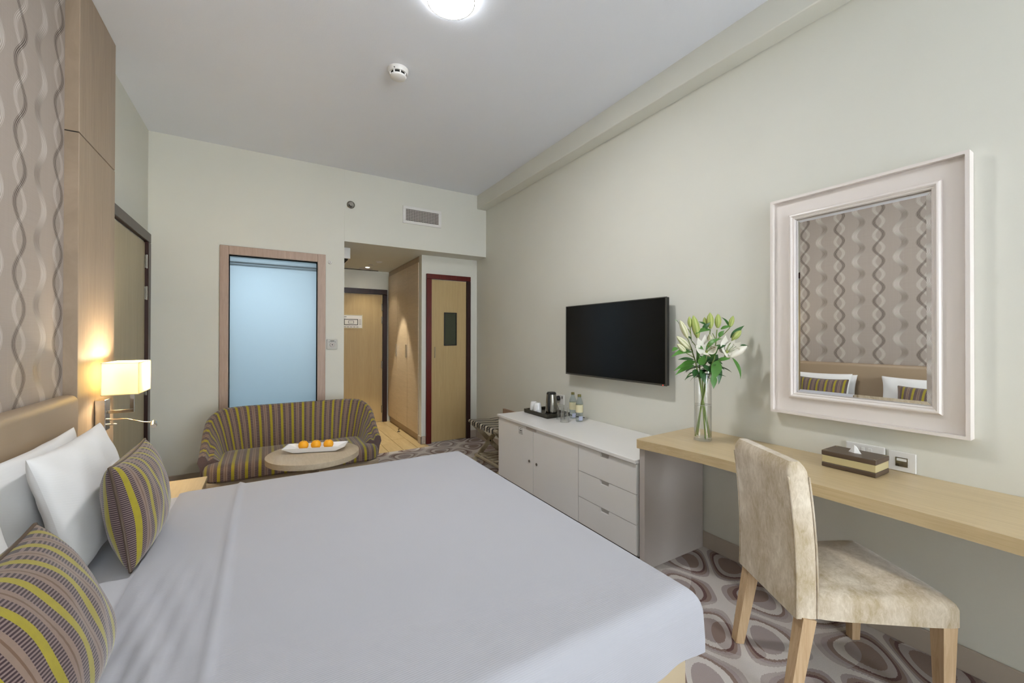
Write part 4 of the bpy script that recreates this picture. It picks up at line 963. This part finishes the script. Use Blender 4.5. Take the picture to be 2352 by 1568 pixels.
obj('deflector', lathe([(.022, -.0355), (.022, -.039), (.001, -.039)], c, 20, 'y'), M['steel'], spk)
sn = thing('wall_sensor', 'tiny round white sensor beside the window frame', 'sensor', (.560, B, 2.12))
c = (.560, B, 2.120)
obj('disc', lathe([(.020, -.001), (.020, -.006), (.014, -.012), (.001, -.012)], c, 20, 'y'), M['white'], sn, smooth=True); obj('lens', lathe([(.007, -.0125), (.006, -.015), (.001, -.016)], c, 12, 'y'), M['greyplastic'], sn)
th_ = thing('thermostat', 'square grey thermostat with a round dial beside the vestibule', 'thermostat', (.582, B, 1.205))
obj('plate', box(.531, .632, B-.016, B-.001, 1.205, 1.310, .003, 1), M['greyplastic'], th_)
dl = obj('dial', lathe([(.024, -.0165), (.024, -.024), (.021, -.027), (.001, -.027)], (.582, B, 1.252), 24, 'y'), M['lacquer_side'], th_, smooth=True)
obj('pointer', lathe([(.006, -.0275), (.001, -.029)], (.582, B, 1.252), 10, 'y'), M['ink'], dl)
obj('display', box(.562, .602, B-.018, B-.0165, 1.287, 1.294), M['ink'], th_)
for x in (.553, .611): obj('mark', box(x-.003, x+.003, B-.018, B-.0165, 1.278, 1.284), M['ink'], th_)
# vestibule ceiling
def downlight(c, lab, lens, watts, size, blend):
    dw = thing('downlight', lab, 'downlight', c, group='vestibule downlights')
    obj('ring', lathe([(.030, -.001), (.045, -.001), (.045, -.006), (.030, -.008)], c, 24, cap=False), M['lacquer'], dw, smooth=True); obj('lens', lathe([(.001, -.004), (.030, -.003), (.030, -.001)], c, 20), M[lens], dw)
    sl = bpy.data.lights.new('spot_beam', 'SPOT'); sl.energy = watts; sl.color = (1, .91, .74); sl.spot_size = math.radians(size); sl.spot_blend = blend; sl.shadow_soft_size = .03
    so = bpy.data.objects.new('spot_beam', sl); COL.objects.link(so); so.location = (0, 0, -.012); so.parent = dw
downlight((1.255, 6.24, ZS), 'brightly lit recessed spot in the vestibule ceiling', 'led', LAMP_DOWN*.14, 95, .6)
downlight((1.300, 5.72, ZS), 'dim recessed spot in the vestibule ceiling nearest the room', 'lacquer_side', LAMP_DOWN, 50, .25)
tag(obj('slot_diffuser', join(box(.715, 1.47, 6.50, 6.508, ZS-.006, ZS-.001), box(.715, 1.47, 6.532, 6.540, ZS-.006, ZS-.001), box(.715, 1.47, 6.508, 6.532, ZS-.003, ZS-.001)), M['gap'], origin=(1.1, 6.52, ZS)), 'dark slot air diffuser along the vestibule ceiling', 'vent')
d2_ = thing('unlit_downlight', 'small unlit downlight ring in the vestibule ceiling', 'speaker', (1.25, 6.00, ZS))  # ring of an unlit downlight between the two working spots
obj('ring', lathe([(.026, -.001), (.036, -.001), (.036, -.005), (.026, -.006)], (1.25, 6.00, ZS), 20, cap=False), M['greyplastic'], d2_); obj('mesh', lathe([(.001, -.003), (.026, -.003), (.026, -.001)], (1.25, 6.00, ZS), 20), M['lacquer_side'], d2_)
ah = tag(obj('access_hatch', join(lathe([(.085, -.001), (.10, -.001), (.10, -.006), (.085, -.006)], (1.26, 6.40, ZS), 28, cap=False), lathe([(.001, -.003), (.083, -.003), (.083, -.001)], (1.26, 6.40, ZS), 28)), M['lacquer_side'], origin=(1.26, 6.40, ZS)), 'round white ceiling hatch nearest the entrance door', 'hatch')
jb = thing('bulkhead_box', 'white boxed unit under the vestibule ceiling at the corner', 'wall unit', (.74, 5.25, 2.2))  # small ceiling bulkhead modelled as a box
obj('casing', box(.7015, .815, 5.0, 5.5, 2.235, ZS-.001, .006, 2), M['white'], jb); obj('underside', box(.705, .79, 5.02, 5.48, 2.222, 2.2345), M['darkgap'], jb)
ds = thing('door_stop', 'small chrome door stop on the plank floor', 'door stop', (1.585, 5.75, .001))
obj('base', lathe([(.022, .001), (.022, .006), (.012, .010), (.001, .010)], (1.585, 5.75, .001), 16), M['steel'], ds, smooth=True); obj('post', lathe([(.007, .0105), (.007, .035), (.014, .037), (.014, .045), (.001, .048)], (1.585, 5.75, .001), 14), M['steel'], ds, smooth=True)
for m_ in bpy.data.materials:      # tiny lenses are lit by their own lamp objects
    if m_.name in ('spot_lens', 'standby_dot', 'bulb_glow'): m_.cycles.emission_sampling = 'NONE'
